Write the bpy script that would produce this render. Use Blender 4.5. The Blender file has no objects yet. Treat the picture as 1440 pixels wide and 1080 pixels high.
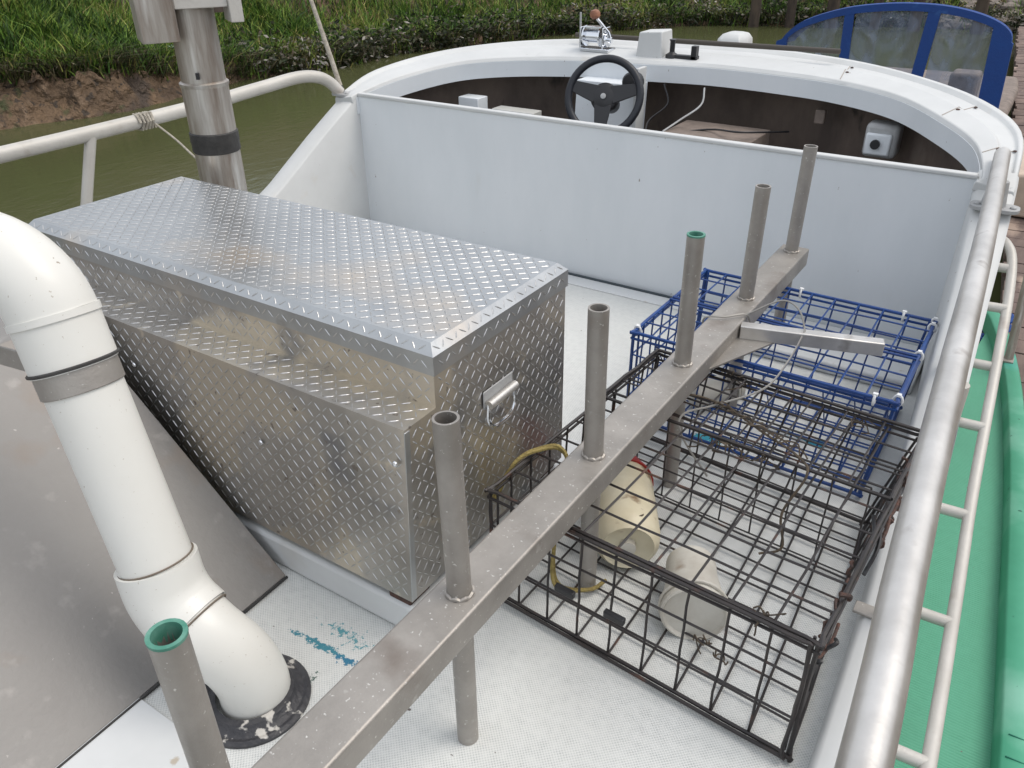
import bpy, bmesh, math, random
import numpy as np
from mathutils import Vector, Matrix
random.seed(7); rng = np.random.default_rng(7)
R = math.radians
scn = bpy.context.scene
COL = scn.collection
# ------------------------------------------------------------ camera
cam_d = bpy.data.cameras.new('camera'); cam = bpy.data.objects.new('camera', cam_d); COL.objects.link(cam)
scn.camera = cam
cam_d.sensor_width = 36.0; cam_d.lens = 36.0*1144/1440; cam_d.clip_start = .02; cam_d.clip_end = 600
PITCH, ROLL, YAW, H = R(30.34), R(-.72), R(33.64), 1.6
F_ = Vector((-math.sin(YAW)*math.cos(PITCH), math.cos(YAW)*math.cos(PITCH), -math.sin(PITCH)))
R0 = Vector((math.cos(YAW), math.sin(YAW), 0)); U0 = R0.cross(F_)
Rt = math.cos(ROLL)*R0+math.sin(ROLL)*U0; Up = -math.sin(ROLL)*R0+math.cos(ROLL)*U0
cam.matrix_world = Matrix(((Rt.x, Up.x, -F_.x, 0), (Rt.y, Up.y, -F_.y, 0), (Rt.z, Up.z, -F_.z, H), (0, 0, 0, 1)))
# ------------------------------------------------------------ world, sun, exposure
w = bpy.data.worlds.new('World'); scn.world = w; w.use_nodes = True
nt = w.node_tree; bg = nt.nodes['Background']
sky = nt.nodes.new('ShaderNodeTexSky'); sky.sky_type = 'NISHITA'; sky.sun_disc = False
SUN = Vector((.62, .40, 1.35)).normalized()
sky.sun_elevation = math.asin(SUN.z); sky.sun_rotation = math.atan2(SUN.x, SUN.y)
sky.air_density = 1.0; sky.dust_density = 4.0; sky.ozone_density = 1.0
ov = nt.nodes.new('ShaderNodeMix'); ov.data_type = 'RGBA'; ov.inputs[0].default_value = .66   # thin even cloud over the sky
ov.inputs[7].default_value = (6.3, 6.45, 6.6, 1); nt.links.new(sky.outputs[0], ov.inputs[6])
nt.links.new(ov.outputs[2], bg.inputs[0]); bg.inputs[1].default_value = .15
sd = bpy.data.lights.new('sun', 'SUN'); sun = bpy.data.objects.new('sun', sd); COL.objects.link(sun)
sd.energy = 1.05; sd.angle = R(32); sd.color = (1, .95, .87)
sun.rotation_euler = SUN.to_track_quat('Z', 'Y').to_euler(); sun.location = (4, 3, 8)
scn.view_settings.view_transform = 'Standard'; scn.view_settings.look = 'None'
scn.view_settings.exposure = .36; scn.view_settings.gamma = 1

# ------------------------------------------------------------ materials
def mat(name, col, rough=.5, metal=0, var=None, vscale=4, bump=0, bscale=40, bdist=.01, trans=0, emit=None, spec=.5, alpha=1,
        stains=(), vdetail=5, coord='Object', vstretch=(1, 1, 1), rvar=0):
    m = bpy.data.materials.new(name); m.use_nodes = True
    n = m.node_tree.nodes; l = m.node_tree.links; b = n['Principled BSDF']
    b.inputs['Roughness'].default_value = rough; b.inputs['Metallic'].default_value = metal
    b.inputs['Specular IOR Level'].default_value = spec
    tc = n.new('ShaderNodeTexCoord'); mp = n.new('ShaderNodeMapping'); mp.inputs['Scale'].default_value = vstretch
    l.new(tc.outputs[coord], mp.inputs[0])
    base = None
    if var:
        nz = n.new('ShaderNodeTexNoise'); nz.inputs['Scale'].default_value = vscale; nz.inputs['Detail'].default_value = vdetail
        nz.inputs['Roughness'].default_value = .65
        l.new(mp.outputs[0], nz.inputs['Vector'])
        cr = n.new('ShaderNodeValToRGB'); cr.color_ramp.elements[0].position = .35; cr.color_ramp.elements[1].position = .65
        cr.color_ramp.elements[0].color = (*var, 1); cr.color_ramp.elements[1].color = (*col, 1)
        l.new(nz.outputs[0], cr.inputs[0]); base = cr.outputs[0]
        if rvar:
            mr = n.new('ShaderNodeMapRange'); mr.inputs['To Min'].default_value = rough-rvar; mr.inputs['To Max'].default_value = rough+rvar
            l.new(nz.outputs[0], mr.inputs[0]); l.new(mr.outputs[0], b.inputs['Roughness'])
    for (sc_, lo, hi, c) in stains:
        nz = n.new('ShaderNodeTexNoise'); nz.inputs['Scale'].default_value = sc_; nz.inputs['Detail'].default_value = 6
        l.new(mp.outputs[0], nz.inputs['Vector'])
        mr = n.new('ShaderNodeMapRange'); mr.inputs['From Min'].default_value = lo; mr.inputs['From Max'].default_value = hi
        l.new(nz.outputs[0], mr.inputs[0])
        mx = n.new('ShaderNodeMix'); mx.data_type = 'RGBA'
        l.new(mr.outputs[0], mx.inputs[0])
        if base is None: mx.inputs[6].default_value = (*col, 1)
        else: l.new(base, mx.inputs[6])
        mx.inputs[7].default_value = (*c, 1); base = mx.outputs[2]
    if base is not None: l.new(base, b.inputs['Base Color'])
    else: b.inputs['Base Color'].default_value = (*col, 1)
    if bump:
        nb = n.new('ShaderNodeTexNoise'); nb.inputs['Scale'].default_value = bscale; nb.inputs['Detail'].default_value = 4
        l.new(mp.outputs[0], nb.inputs['Vector'])
        bp = n.new('ShaderNodeBump'); bp.inputs['Strength'].default_value = bump; bp.inputs['Distance'].default_value = bdist
        l.new(nb.outputs[0], bp.inputs['Height']); l.new(bp.outputs[0], b.inputs['Normal'])
    if trans: b.inputs['Transmission Weight'].default_value = trans
    if alpha < 1: b.inputs['Alpha'].default_value = alpha
    m['_b'] = 1
    return m

WHITE = (.66, .675, .68)
M = {}
M['white'] = mat('white_boat_paint', WHITE, .38, var=(.60, .615, .615), vscale=2.2, bump=.05, bscale=9,
                 stains=((3.0, .66, .82, (.52, .50, .45)), (55, .735, .76, (.16, .13, .10)), (14, .70, .74, (.45, .40, .33))))
M['white_inner'] = mat('bulkhead_paint', (.70, .73, .755), .5, var=(.655, .69, .715), vscale=2.2, vstretch=(1.6, 1.6, .55), bump=.06, bscale=12,
                 stains=((38, .745, .755, (.28, .25, .23)), (2.5, .68, .9, (.56, .56, .53))))
M['cap'] = mat('cap_rail_paint', (.58, .59, .585), .5, var=(.53, .54, .535), vscale=3, bump=.05, bscale=12,
                 stains=((4.5, .68, .82, (.50, .46, .40)), (40, .72, .75, (.2, .16, .12))))
M['alu'] = mat('weathered_aluminium', (.39, .365, .335), .5, .55, var=(.30, .28, .255), vscale=7, bump=.10, bscale=180,
               stains=((30, .66, .80, (.50, .48, .45)), (110, .66, .72, (.66, .64, .61)), (5, .60, .75, (.23, .20, .175))), rvar=.12)
M['alu_bright'] = mat('brushed_aluminium_pipe', (.68, .66, .63), .38, .8, var=(.52, .50, .47), vscale=6, bump=.04, bscale=120, rvar=.1,
               stains=((12, .62, .75, (.36, .33, .30)),))
M['rail'] = mat('painted_silver_rail', (.56, .54, .50), .5, .15, var=(.47, .45, .41), vscale=5, bump=.12, bscale=90, rvar=.1,
               stains=((9, .6, .72, (.40, .36, .32)),))
M['plate'] = mat('diamond_plate', (.49, .505, .51), .36, .88, var=(.42, .432, .438), vscale=6, bump=.06, bscale=45, rvar=.10,
               stains=((2.6, .56, .70, (.58, .52, .45)), (9, .66, .74, (.36, .35, .34))))  # tan and dark patches: staining, with reflections painted into the colour
M['plate_side'] = mat('weathered_plate_with_reflections', (.53, .505, .47), .32, .9, var=(.37, .35, .325), vscale=3.2, bump=.10, bscale=35, rvar=.12,
               stains=((3.0, .56, .62, (.62, .565, .475)), (5, .60, .70, (.31, .31, .32)), (11, .62, .68, (.66, .60, .51)), (40, .66, .70, (.30, .27, .24))))  # blotches mix weathering with tan and dark reflections painted into the base
M['tread'] = mat('highlight_tread_metal', (.56, .56, .555), .38, .9)  # lighter than the plate: highlights on the treads painted into the base colour
M['sheet'] = mat('dull_sheet_metal', (.285, .275, .262), .62, .3, var=(.245, .235, .225), vscale=2.5, bump=.12, bscale=70, rvar=.08,
               stains=((3, .58, .75, (.27, .22, .18)), (16, .60, .72, (.33, .315, .30)), (60, .73, .75, (.42, .40, .38))))
M['steel_stack'] = mat('streaked_steel', (.56, .54, .50), .42, .7, var=(.30, .25, .21), vscale=9, vstretch=(2.2, 2.2, .22), bump=.15, bscale=60, rvar=.12,
               stains=((10, .56, .70, (.68, .67, .64)), (5, .60, .70, (.20, .14, .10))))
M['pvc'] = mat('white_pvc', (.72, .715, .675), .36, var=(.68, .67, .625), vscale=2, bump=.03, bscale=30,
               stains=((4, .62, .85, (.60, .55, .45)), (60, .735, .75, (.35, .30, .24)), (120, .70, .72, (.5, .46, .4))))
M['rubber'] = mat('black_rubber', (.025, .024, .024), .6, var=(.05, .048, .045), vscale=20, bump=.3, bscale=80)
M['seal'] = mat('peeling_flange_seal', (.03, .03, .035), .5, var=(.05, .05, .055), vscale=18, bump=.5, bscale=60, stains=((22, .60, .64, (.52, .50, .46)),))
M['black_wire'] = mat('black_coated_wire', (.018, .016, .017), .42, var=(.035, .028, .026), vscale=18, stains=((14, .62, .70, (.09, .04, .025)),))
M['blue_wire'] = mat('blue_coated_wire', (.010, .060, .235), .4, var=(.010, .04, .17), vscale=12)
M['rust'] = mat('rusty_hooks', (.035, .028, .026), .8, var=(.11, .05, .035), vscale=45, bump=.6, bscale=90)
M['tie'] = mat('white_zip_tie', (.75, .76, .76), .4)
M['weed'] = mat('dry_weed', (.12, .09, .06), .85, var=(.05, .04, .03), vscale=40)
M['jug'] = mat('cream_plastic_jug', (.68, .62, .46), .4, var=(.61, .54, .38), vscale=9, bump=.1, bscale=30, stains=((11, .60, .68, (.25, .17, .10)),))
M['cup'] = mat('cloudy_plastic_cup', (.60, .575, .51), .45, var=(.50, .465, .40), vscale=11, bump=.1, stains=((8, .6, .72, (.30, .23, .17)),))
M['red'] = mat('red_plastic', (.38, .02, .015), .45, var=(.28, .02, .015), vscale=8)
M['black'] = mat('black_plastic', (.016, .016, .018), .38)
M['navy'] = mat('dark_vinyl_rim', (.010, .012, .018), .42, bump=.15, bscale=120)
M['chrome'] = mat('chrome', (.75, .77, .8), .12, 1.0)
M['grey'] = mat('grey_enamel', (.42, .43, .43), .5, var=(.33, .33, .33), vscale=15)
M['greenring'] = mat('green_painted_tube_end', (.05, .21, .15), .55, var=(.13, .30, .235), vscale=40)
M['wood'] = mat('dark_plywood', (.17, .13, .105), .7, var=(.085, .065, .055), vscale=3.5, vstretch=(1, 1, .5), bump=.3, bscale=30, stains=((6, .62, .68, (.04, .03, .025)), (3, .62, .75, (.22, .18, .15))))
M['woodbox'] = mat('worn_grey_wood', (.25, .20, .17), .7, var=(.15, .12, .10), vscale=9, bump=.2)
M['knob'] = mat('reddish_wood_knob', (.30, .13, .07), .5, var=(.2, .08, .045), vscale=30)
M['hull'] = mat('hull_white', (.6, .6, .58), .45, var=(.5, .5, .47), vscale=2)
M['green_side'] = mat('green_gelcoat', (.075, .36, .22), .45, var=(.055, .30, .18), vscale=3, bump=.06, bscale=20,
               stains=((3, .54, .72, (.20, .47, .35)), (30, .70, .74, (.02, .12, .08)), (2, .6, .7, (.10, .46, .42))))
M['canvas'] = mat('blue_canvas', (.008, .055, .24), .75, var=(.010, .05, .22), vscale=6, bump=.3, bscale=60, stains=((5, .62, .75, (.05, .16, .42)),))
M['plank'] = mat('weathered_dock_plank', (.20, .145, .12), .8, var=(.10, .07, .06), vscale=5, vstretch=(1, .35, 1), bump=.5, bscale=40,
               stains=((6, .6, .7, (.32, .24, .19)),))
M['pile'] = mat('piling_wood', (.10, .075, .055), .9, var=(.04, .03, .025), vscale=6, vstretch=(1, 1, .3), bump=.5)
M['rope_y'] = mat('yellow_rope', (.34, .27, .09), .8, var=(.2, .15, .05), vscale=60, bump=.5, bscale=200)
M['rope_w'] = mat('pale_rope', (.50, .46, .39), .8, var=(.3, .27, .22), vscale=60, bump=.5, bscale=200)
M['cable'] = mat('dull_wire_cable', (.30, .29, .27), .5, .4)
M['beige'] = mat('beige_canvas', (.55, .44, .35), .7, var=(.45, .36, .29), vscale=7)

def clear_mat():
    m = bpy.data.materials.new('clear_vinyl'); m.use_nodes = True
    n = m.node_tree.nodes; l = m.node_tree.links; n.clear()
    o = n.new('ShaderNodeOutputMaterial'); mx = n.new('ShaderNodeMixShader'); t = n.new('ShaderNodeBsdfTransparent'); g = n.new('ShaderNodeBsdfPrincipled')
    t.inputs[0].default_value = (.86, .90, .95, 1); g.inputs['Base Color'].default_value = (.28, .34, .46, 1); g.inputs['Roughness'].default_value = .12
    nz = n.new('ShaderNodeTexNoise'); nz.inputs['Scale'].default_value = 2.5; nz.inputs['Distortion'].default_value = 1.5
    mr = n.new('ShaderNodeMapRange'); mr.inputs['From Min'].default_value = .35; mr.inputs['From Max'].default_value = .7; mr.inputs['To Min'].default_value = .22; mr.inputs['To Max'].default_value = .62
    bp = n.new('ShaderNodeBump'); bp.inputs['Strength'].default_value = .4; bp.inputs['Distance'].default_value = .05
    l.new(nz.outputs[0], mr.inputs[0]); l.new(nz.outputs[0], bp.inputs['Height']); l.new(bp.outputs[0], g.inputs['Normal'])
    l.new(mr.outputs[0], mx.inputs[0]); l.new(t.outputs[0], mx.inputs[1]); l.new(g.outputs[0], mx.inputs[2]); l.new(mx.outputs[0], o.inputs[0])
    return m
M['clear'] = clear_mat()

def nonskid(name, col, dark, pitch=.0085, wear=(), line=False):
    """moulded anti-slip surface: a grid of tiny pits, with patches where old paint shows"""
    m = bpy.data.materials.new(name); m.use_nodes = True
    n = m.node_tree.nodes; l = m.node_tree.links; b = n['Principled BSDF']; b.inputs['Roughness'].default_value = .55
    tc = n.new('ShaderNodeTexCoord'); sp = n.new('ShaderNodeSeparateXYZ'); l.new(tc.outputs['Object'], sp.inputs[0])
    def mth(op, a, bv=None, c=None):
        x = n.new('ShaderNodeMath'); x.operation = op
        for i, v in enumerate((a, bv, c)):
            if v is None: continue
            if isinstance(v, (int, float)): x.inputs[i].default_value = v
            else: l.new(v, x.inputs[i])
        return x.outputs[0]
    k = 2*math.pi/pitch
    sx = mth('SINE', mth('MULTIPLY', sp.outputs[0], k)); sy = mth('SINE', mth('MULTIPLY', sp.outputs[1], k))
    g = mth('MULTIPLY', mth('ADD', mth('MULTIPLY', sx, sy) if not line else sy, 1), .5)
    nz = n.new('ShaderNodeTexNoise'); nz.inputs['Scale'].default_value = 2.2; nz.inputs['Detail'].default_value = 7
    nz2 = n.new('ShaderNodeTexNoise'); nz2.inputs['Scale'].default_value = 45; nz2.inputs['Detail'].default_value = 3
    for z in (nz, nz2): l.new(tc.outputs['Object'], z.inputs['Vector'])
    gm = mth('MULTIPLY', g, mth('ADD', mth('MULTIPLY', nz2.outputs[0], .9), .35))
    mx = n.new('ShaderNodeMix'); mx.data_type = 'RGBA'; mx.inputs[6].default_value = (*col, 1); mx.inputs[7].default_value = (*dark, 1)
    l.new(mth('POWER', gm, 2.0), mx.inputs[0]); base = mx.outputs[2]
    # broad grime
    def over(fac, c):
        nonlocal base
        q = n.new('ShaderNodeMix'); q.data_type = 'RGBA'; l.new(fac, q.inputs[0]); l.new(base, q.inputs[6]); q.inputs[7].default_value = (*c, 1); base = q.outputs[2]
    mr = n.new('ShaderNodeMapRange'); mr.inputs['From Min'].default_value = .5; mr.inputs['From Max'].default_value = .75; mr.inputs['To Max'].default_value = .4
    l.new(nz.outputs[0], mr.inputs[0]); over(mr.outputs[0], tuple(c*.72 for c in col))
    nz3 = n.new('ShaderNodeTexNoise'); nz3.inputs['Scale'].default_value = 26; nz3.inputs['Detail'].default_value = 2; l.new(tc.outputs['Object'], nz3.inputs['Vector'])
    sp3 = n.new('ShaderNodeMapRange'); sp3.inputs['From Min'].default_value = .745; sp3.inputs['From Max'].default_value = .76; l.new(nz3.outputs[0], sp3.inputs[0]); over(sp3.outputs[0], (.12, .10, .09))
    for (cx, cy, rx, ry, ang, c, lo, sc_) in wear:
        v = n.new('ShaderNodeMapping'); v.vector_type = 'TEXTURE'; v.inputs['Location'].default_value = (cx, cy, 0); v.inputs['Rotation'].default_value = (0, 0, R(ang)); v.inputs['Scale'].default_value = (rx, ry, 1)
        l.new(tc.outputs['Object'], v.inputs[0])
        ln = n.new('ShaderNodeVectorMath'); ln.operation = 'LENGTH'; l.new(v.outputs[0], ln.inputs[0])
        nn = n.new('ShaderNodeTexNoise'); nn.inputs['Scale'].default_value = sc_; nn.inputs['Detail'].default_value = 8; nn.inputs['Roughness'].default_value = .7; l.new(tc.outputs['Object'], nn.inputs['Vector'])
        f = mth('SUBTRACT', nn.outputs[0], mth('MULTIPLY', ln.outputs['Value'], .28))
        r = n.new('ShaderNodeMapRange'); r.inputs['From Min'].default_value = lo; r.inputs['From Max'].default_value = lo+.03; l.new(f, r.inputs[0]); over(r.outputs[0], c)
    l.new(base, b.inputs['Base Color'])
    bp = n.new('ShaderNodeBump'); bp.inputs['Strength'].default_value = .5; bp.inputs['Distance'].default_value = .002; bp.invert = True
    l.new(gm, bp.inputs['Height']); l.new(bp.outputs[0], b.inputs['Normal'])
    return m
M['deck'] = nonskid('white_nonskid_deck', (.68, .69, .67), (.33, .35, .35), wear=(
    (-1.20, .93, .20, .022, 3, (.05, .22, .28), .39, 45), (-1.17, .99, .20, .05, 0, (.10, .30, .34), .45, 60), (-1.08, .93, .14, .03, 8, (.03, .17, .28), .40, 32),
    (-1.02, .86, .10, .30, 0, (.16, .32, .33), .45, 60), (-1.16, .84, .05, .05, 0, (.05, .10, .08), .44, 40),
    (-.45, 2.5, .10, .05, 0, (.02, .25, .36), .34, 14), (-.72, 2.33, .08, .05, 0, (.03, .3, .4), .36, 14)))
M['deck_smooth'] = M['white']
M['green_deck'] = nonskid('green_nonskid_deck', (.085, .34, .215), (.06, .28, .17), pitch=.009, line=True)

def water_mat():
    m = bpy.data.materials.new('murky_river'); m.use_nodes = True
    n = m.node_tree.nodes; l = m.node_tree.links; b = n['Principled BSDF']
    b.inputs['Roughness'].default_value = .12; b.inputs['Base Color'].default_value = (.068, .073, .031, 1); b.inputs['IOR'].default_value = 1.33; b.inputs['Specular IOR Level'].default_value = .25
    tc = n.new('ShaderNodeTexCoord'); mp = n.new('ShaderNodeMapping'); mp.inputs['Scale'].default_value = (1.6, .9, 1); mp.inputs['Rotation'].default_value = (0, 0, R(55))
    nz = n.new('ShaderNodeTexNoise'); nz.inputs['Scale'].default_value = 5; nz.inputs['Detail'].default_value = 3
    bp = n.new('ShaderNodeBump'); bp.inputs['Strength'].default_value = .12; bp.inputs['Distance'].default_value = .03
    l.new(tc.outputs['Object'], mp.inputs[0]); l.new(mp.outputs[0], nz.inputs['Vector']); l.new(nz.outputs[0], bp.inputs['Height']); l.new(bp.outputs[0], b.inputs['Normal'])
    return m
M['water'] = water_mat()
M['mud'] = mat('river_mud', (.155, .098, .054), .8, var=(.075, .047, .027), vscale=2.6, vdetail=12, bump=1.0, bscale=5, bdist=.30,
               stains=((5, .60, .72, (.20, .135, .085)), (1.4, .55, .66, (.06, .042, .030)), (9, .58, .64, (.045, .032, .022)), (2.2, .6, .66, (.05, .06, .02))))
M['stonebank'] = mat('grey_rubble_shore', (.26, .22, .19), .85, var=(.10, .085, .07), vscale=3.5, vdetail=9, bump=1.0, bscale=8, bdist=.06)
def island_mat(name, stops, rough=.6, transl=.0):
    m = bpy.data.materials.new(name); m.use_nodes = True
    n = m.node_tree.nodes; l = m.node_tree.links; b = n['Principled BSDF']; b.inputs['Roughness'].default_value = rough; b.inputs['Specular IOR Level'].default_value = .25
    g = n.new('ShaderNodeNewGeometry'); cr = n.new('ShaderNodeValToRGB'); e = cr.color_ramp.elements
    while len(e) < len(stops): e.new(.5)
    for i, (p, c) in enumerate(stops): e[i].position = p; e[i].color = (*c, 1)
    tc = n.new('ShaderNodeTexCoord'); nz = n.new('ShaderNodeTexNoise'); nz.inputs['Scale'].default_value = .9; nz.inputs['Detail'].default_value = 3; l.new(tc.outputs['Object'], nz.inputs['Vector'])
    a = n.new('ShaderNodeMath'); a.operation = 'MULTIPLY_ADD'; a.inputs[1].default_value = 1.5; a.inputs[2].default_value = -.75; l.new(nz.outputs[0], a.inputs[0])
    s = n.new('ShaderNodeMath'); s.operation = 'ADD'; l.new(g.outputs['Random Per Island'], s.inputs[0]); l.new(a.outputs[0], s.inputs[1])
    l.new(s.outputs[0], cr.inputs[0]); l.new(cr.outputs[0], b.inputs['Base Color'])
    return m
M['roots'] = island_mat('dry_root_fringe', ((0, (.015, .014, .008)), (.45, (.05, .055, .02)), (.75, (.09, .07, .04)), (1, (.20, .17, .10))))
M['grass'] = island_mat('bank_grass', ((0, (.012, .028, .007)), (.3, (.040, .090, .014)), (.5, (.085, .185, .026)), (.72, (.16, .26, .038)), (.9, (.26, .31, .06)), (1, (.32, .27, .10))))
M['shrub'] = island_mat('bank_shrub_leaves', ((0, (.014, .018, .010)), (.4, (.030, .042, .018)), (.66, (.075, .070, .038)), (.88, (.13, .10, .075)), (1, (.30, .28, .25))))
M['weedleaf'] = island_mat('broad_weed_leaves', ((0, (.03, .10, .04)), (.6, (.10, .20, .12)), (1, (.35, .42, .36))))

# ------------------------------------------------------------ mesh helpers
class MB:
    def __init__(s): s.v = []; s.f = []; s.mi = []; s.cur = 0
    def add(s, vs, fs):
        o = len(s.v); s.v += [tuple(p) for p in vs]; s.f += [tuple(i+o for i in f) for f in fs]; s.mi += [s.cur]*len(fs); return s
    def box(s, a, b): return s.hexa([(x, y, z) for z in (a[2], b[2]) for (x, y) in ((a[0], a[1]), (b[0], a[1]), (b[0], b[1]), (a[0], b[1]))])
    def hexa(s, p): return s.add(p, [(3, 2, 1, 0), (4, 5, 6, 7), (0, 1, 5, 4), (1, 2, 6, 5), (2, 3, 7, 6), (3, 0, 4, 7)])
    def obox(s, c, ax, ay, az, dx, dy, dz):
        c, ax, ay, az = Vector(c), Vector(ax).normalized()*dx/2, Vector(ay).normalized()*dy/2, Vector(az).normalized()*dz/2
        return s.hexa([c+i*ax+j*ay+k*az for k in (-1, 1) for (i, j) in ((-1, -1), (1, -1), (1, 1), (-1, 1))])
    def tube(s, path, r, n=10, caps=True, hollow=0, closed=False):
        P = [Vector(p) for p in path]; m = len(P)
        rr = r if isinstance(r, (list, tuple)) else [r]*m
        up = None; rings = []
        for i, p in enumerate(P):
            if closed: t = (P[(i+1) % m]-P[i-1]).normalized()
            else: t = ((P[min(i+1, m-1)]-P[max(i-1, 0)])).normalized()
            if up is None:
                a = Vector((0, 0, 1)) if abs(t.z) < .9 else Vector((1, 0, 0)); up = (a-t*a.dot(t)).normalized()
            else: up = (up-t*up.dot(t)).normalized()
            sd_ = t.cross(up)
            rings.append([p+rr[i]*(math.cos(q)*up+math.sin(q)*sd_) for q in [2*math.pi*k/n for k in range(n)]])
        vs = [v for rg in rings for v in rg]; fs = []
        for i in range(m-1 if not closed else m):
            j = (i+1) % m
            for k in range(n): fs.append((i*n+k, i*n+(k+1) % n, j*n+(k+1) % n, j*n+k))
        if caps and not closed:
            fs.append(tuple(reversed(range(n)))); 
            if not hollow: fs.append(tuple(range((m-1)*n, m*n)))
        s.add(vs, fs)
        if hollow and not closed:   # open bore at the far end
            t = (P[-1]-P[-2]).normalized(); out = rings[-1]; c = P[-1]
            inn = [c+(v-c)*hollow for v in out]; dp = [v-t*.12 for v in inn]
            fs = []
            for k in range(n):
                k2 = (k+1) % n; fs += [(k, k2, n+k2, n+k), (n+k, n+k2, 2*n+k2, 2*n+k)]
            fs.append(tuple(2*n+k for k in range(n)))
            s.add(out+inn+dp, fs)
        return s
    def lathe(s, c, axis, prof, n=20, cap=True):
        c = Vector(c); ax = Vector(axis).normalized(); a = Vector((0, 0, 1)) if abs(ax.z) < .9 else Vector((1, 0, 0))
        u = (a-ax*a.dot(ax)).normalized(); v = ax.cross(u)
        vs = [c+ax*h+r*(math.cos(q)*u+math.sin(q)*v) for (r, h) in prof for q in [2*math.pi*k/n for k in range(n)]]
        m = len(prof); fs = [(i*n+k, i*n+(k+1) % n, (i+1)*n+(k+1) % n, (i+1)*n+k) for i in range(m-1) for k in range(n)]
        if cap: fs += [tuple(reversed(range(n))), tuple(range((m-1)*n, m*n))]
        return s.add(vs, fs)
    def loft(s, secs, closed_sec=True, caps=True, loop=False):
        n = len(secs[0]); m = len(secs); vs = [p for q in secs for p in q]; fs = []
        for i in range(m if loop else m-1):
            j = (i+1) % m
            for k in range(n if closed_sec else n-1): fs.append((i*n+k, i*n+(k+1) % n, j*n+(k+1) % n, j*n+k))
        if caps and closed_sec and not loop: fs += [tuple(reversed(range(n))), tuple(range((m-1)*n, m*n))]
        return s.add(vs, fs)
    def build(s, name, material, parent=None, bevel=0, smooth=True, angle=38, segs=2):
        me = bpy.data.meshes.new(name); me.from_pydata([tuple(p) for p in s.v], [], s.f)
        ms = material if isinstance(material, (list, tuple)) else [material]
        for m_ in ms: me.materials.append(m_ if not isinstance(m_, str) else M[m_])
        if len(ms) > 1: me.polygons.foreach_set('material_index', s.mi)
        bm = bmesh.new(); bm.from_mesh(me); bmesh.ops.recalc_face_normals(bm, faces=bm.faces); bm.to_mesh(me); bm.free()
        if smooth:
            me.polygons.foreach_set('use_smooth', [True]*len(me.polygons)); me.set_sharp_from_angle(angle=R(angle))
        me.update()
        o = bpy.data.objects.new(name, me); COL.objects.link(o)
        if parent: o.parent = parent; 
        if bevel:
            b = o.modifiers.new('bevel', 'BEVEL'); b.width = bevel; b.segments = segs; b.limit_method = 'ANGLE'; b.angle_limit = R(40); b.harden_normals = False
        return o
def fix_parent(o):
    o.matrix_parent_inverse = o.parent.matrix_world.inverted() if o.parent else Matrix()
def thing(name, label, cat, loc=(0, 0, 0), group=None):
    o = bpy.data.objects.new(name, None); COL.objects.link(o); o.empty_display_size = .1
    o['label'] = label; o['category'] = cat
    if group: o['group'] = group
    o['_loc'] = loc
    o.location = loc; return o
def place(root):
    """children were modelled in world space: keep them there under a root that stands at the thing's base"""
    inv = Matrix.Translation(-Vector(root.location))
    for c in root.children: c.matrix_parent_inverse = inv
def tag(o, label, cat, group=None, kind=None):
    if label: o['label'] = label
    if cat: o['category'] = cat
    if group: o['group'] = group
    if kind: o['kind'] = kind
    return o
def smooth_path(pts, k=6, closed=False):
    P = [Vector(p) for p in pts]; n = len(P); out = []
    rngs = range(n) if closed else range(n-1)
    for i in rngs:
        p0 = P[(i-1) % n] if closed or i > 0 else P[i]*2-P[i+1]
        p1, p2 = P[i], P[(i+1) % n]
        p3 = P[(i+2) % n] if closed or i+2 < n else p2*2-p1
        for t in [j/k for j in range(k)]:
            out.append(.5*((2*p1)+(-p0+p2)*t+(2*p0-5*p1+4*p2-p3)*t*t+(-p0+3*p1-3*p2+p3)*t**3))
    if not closed: out.append(P[-1])
    return out
def interp(x, xs, ys): return float(np.interp(x, xs, ys))

# ============================================================ SETTING
# river
wb = MB().add([(-150, -150, -.70), (150, -150, -.70), (150, 150, -.70), (-150, 150, -.70)], [(0, 1, 2, 3)])
tag(wb.build('river_water', 'water', smooth=False), None, None, kind='structure')
gb = MB().add([(-300, -300, -1.6), (300, -300, -1.6), (300, 300, -1.6), (-300, 300, -1.6)], [(0, 1, 2, 3)])
tag(gb.build('ground', 'mud', smooth=False), None, None, kind='structure')

SHORE = smooth_path([(-12.5, -14, 0), (-11.6, -6, 0), (-11.3, 0, 0), (-10.9, 3.5, 0), (-10.85, 5.2, 0), (-10.5, 6.6, 0), (-10.7, 7.6, 0), (-10.9, 9, 0), (-10.5, 10.6, 0), (-10.6, 12, 0), (-9.9, 14.2, 0), (-9.0, 16.4, 0), (-7.4, 18.6, 0), (-5.4, 19.6, 0),
                     (-3.2, 20.6, 0), (-1, 20.4, 0), (1.5, 19, 0), (4, 16, 0), (6, 11, 0), (7, 4, 0), (7.5, -4, 0), (8, -14, 0)], 30)
def hn(x, y, s=1.0, seed=0.0):
    return (math.sin(x*1.7*s+seed)+math.sin(y*2.1*s+1.3+seed)+math.sin((x+y)*3.3*s+seed*2)*.6+math.sin((x-y)*5.1*s+.7)*.4)/3
from mathutils import noise as mn
def fb(x, y, z=0): return mn.fractal(Vector((x, y, z)), 1.0, 2.0, 5)
SN = []
for i, p in enumerate(SHORE):
    t = (SHORE[min(i+1, len(SHORE)-1)]-SHORE[max(i-1, 0)]).normalized(); SN.append(Vector((-t.y, t.x, 0)))
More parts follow.
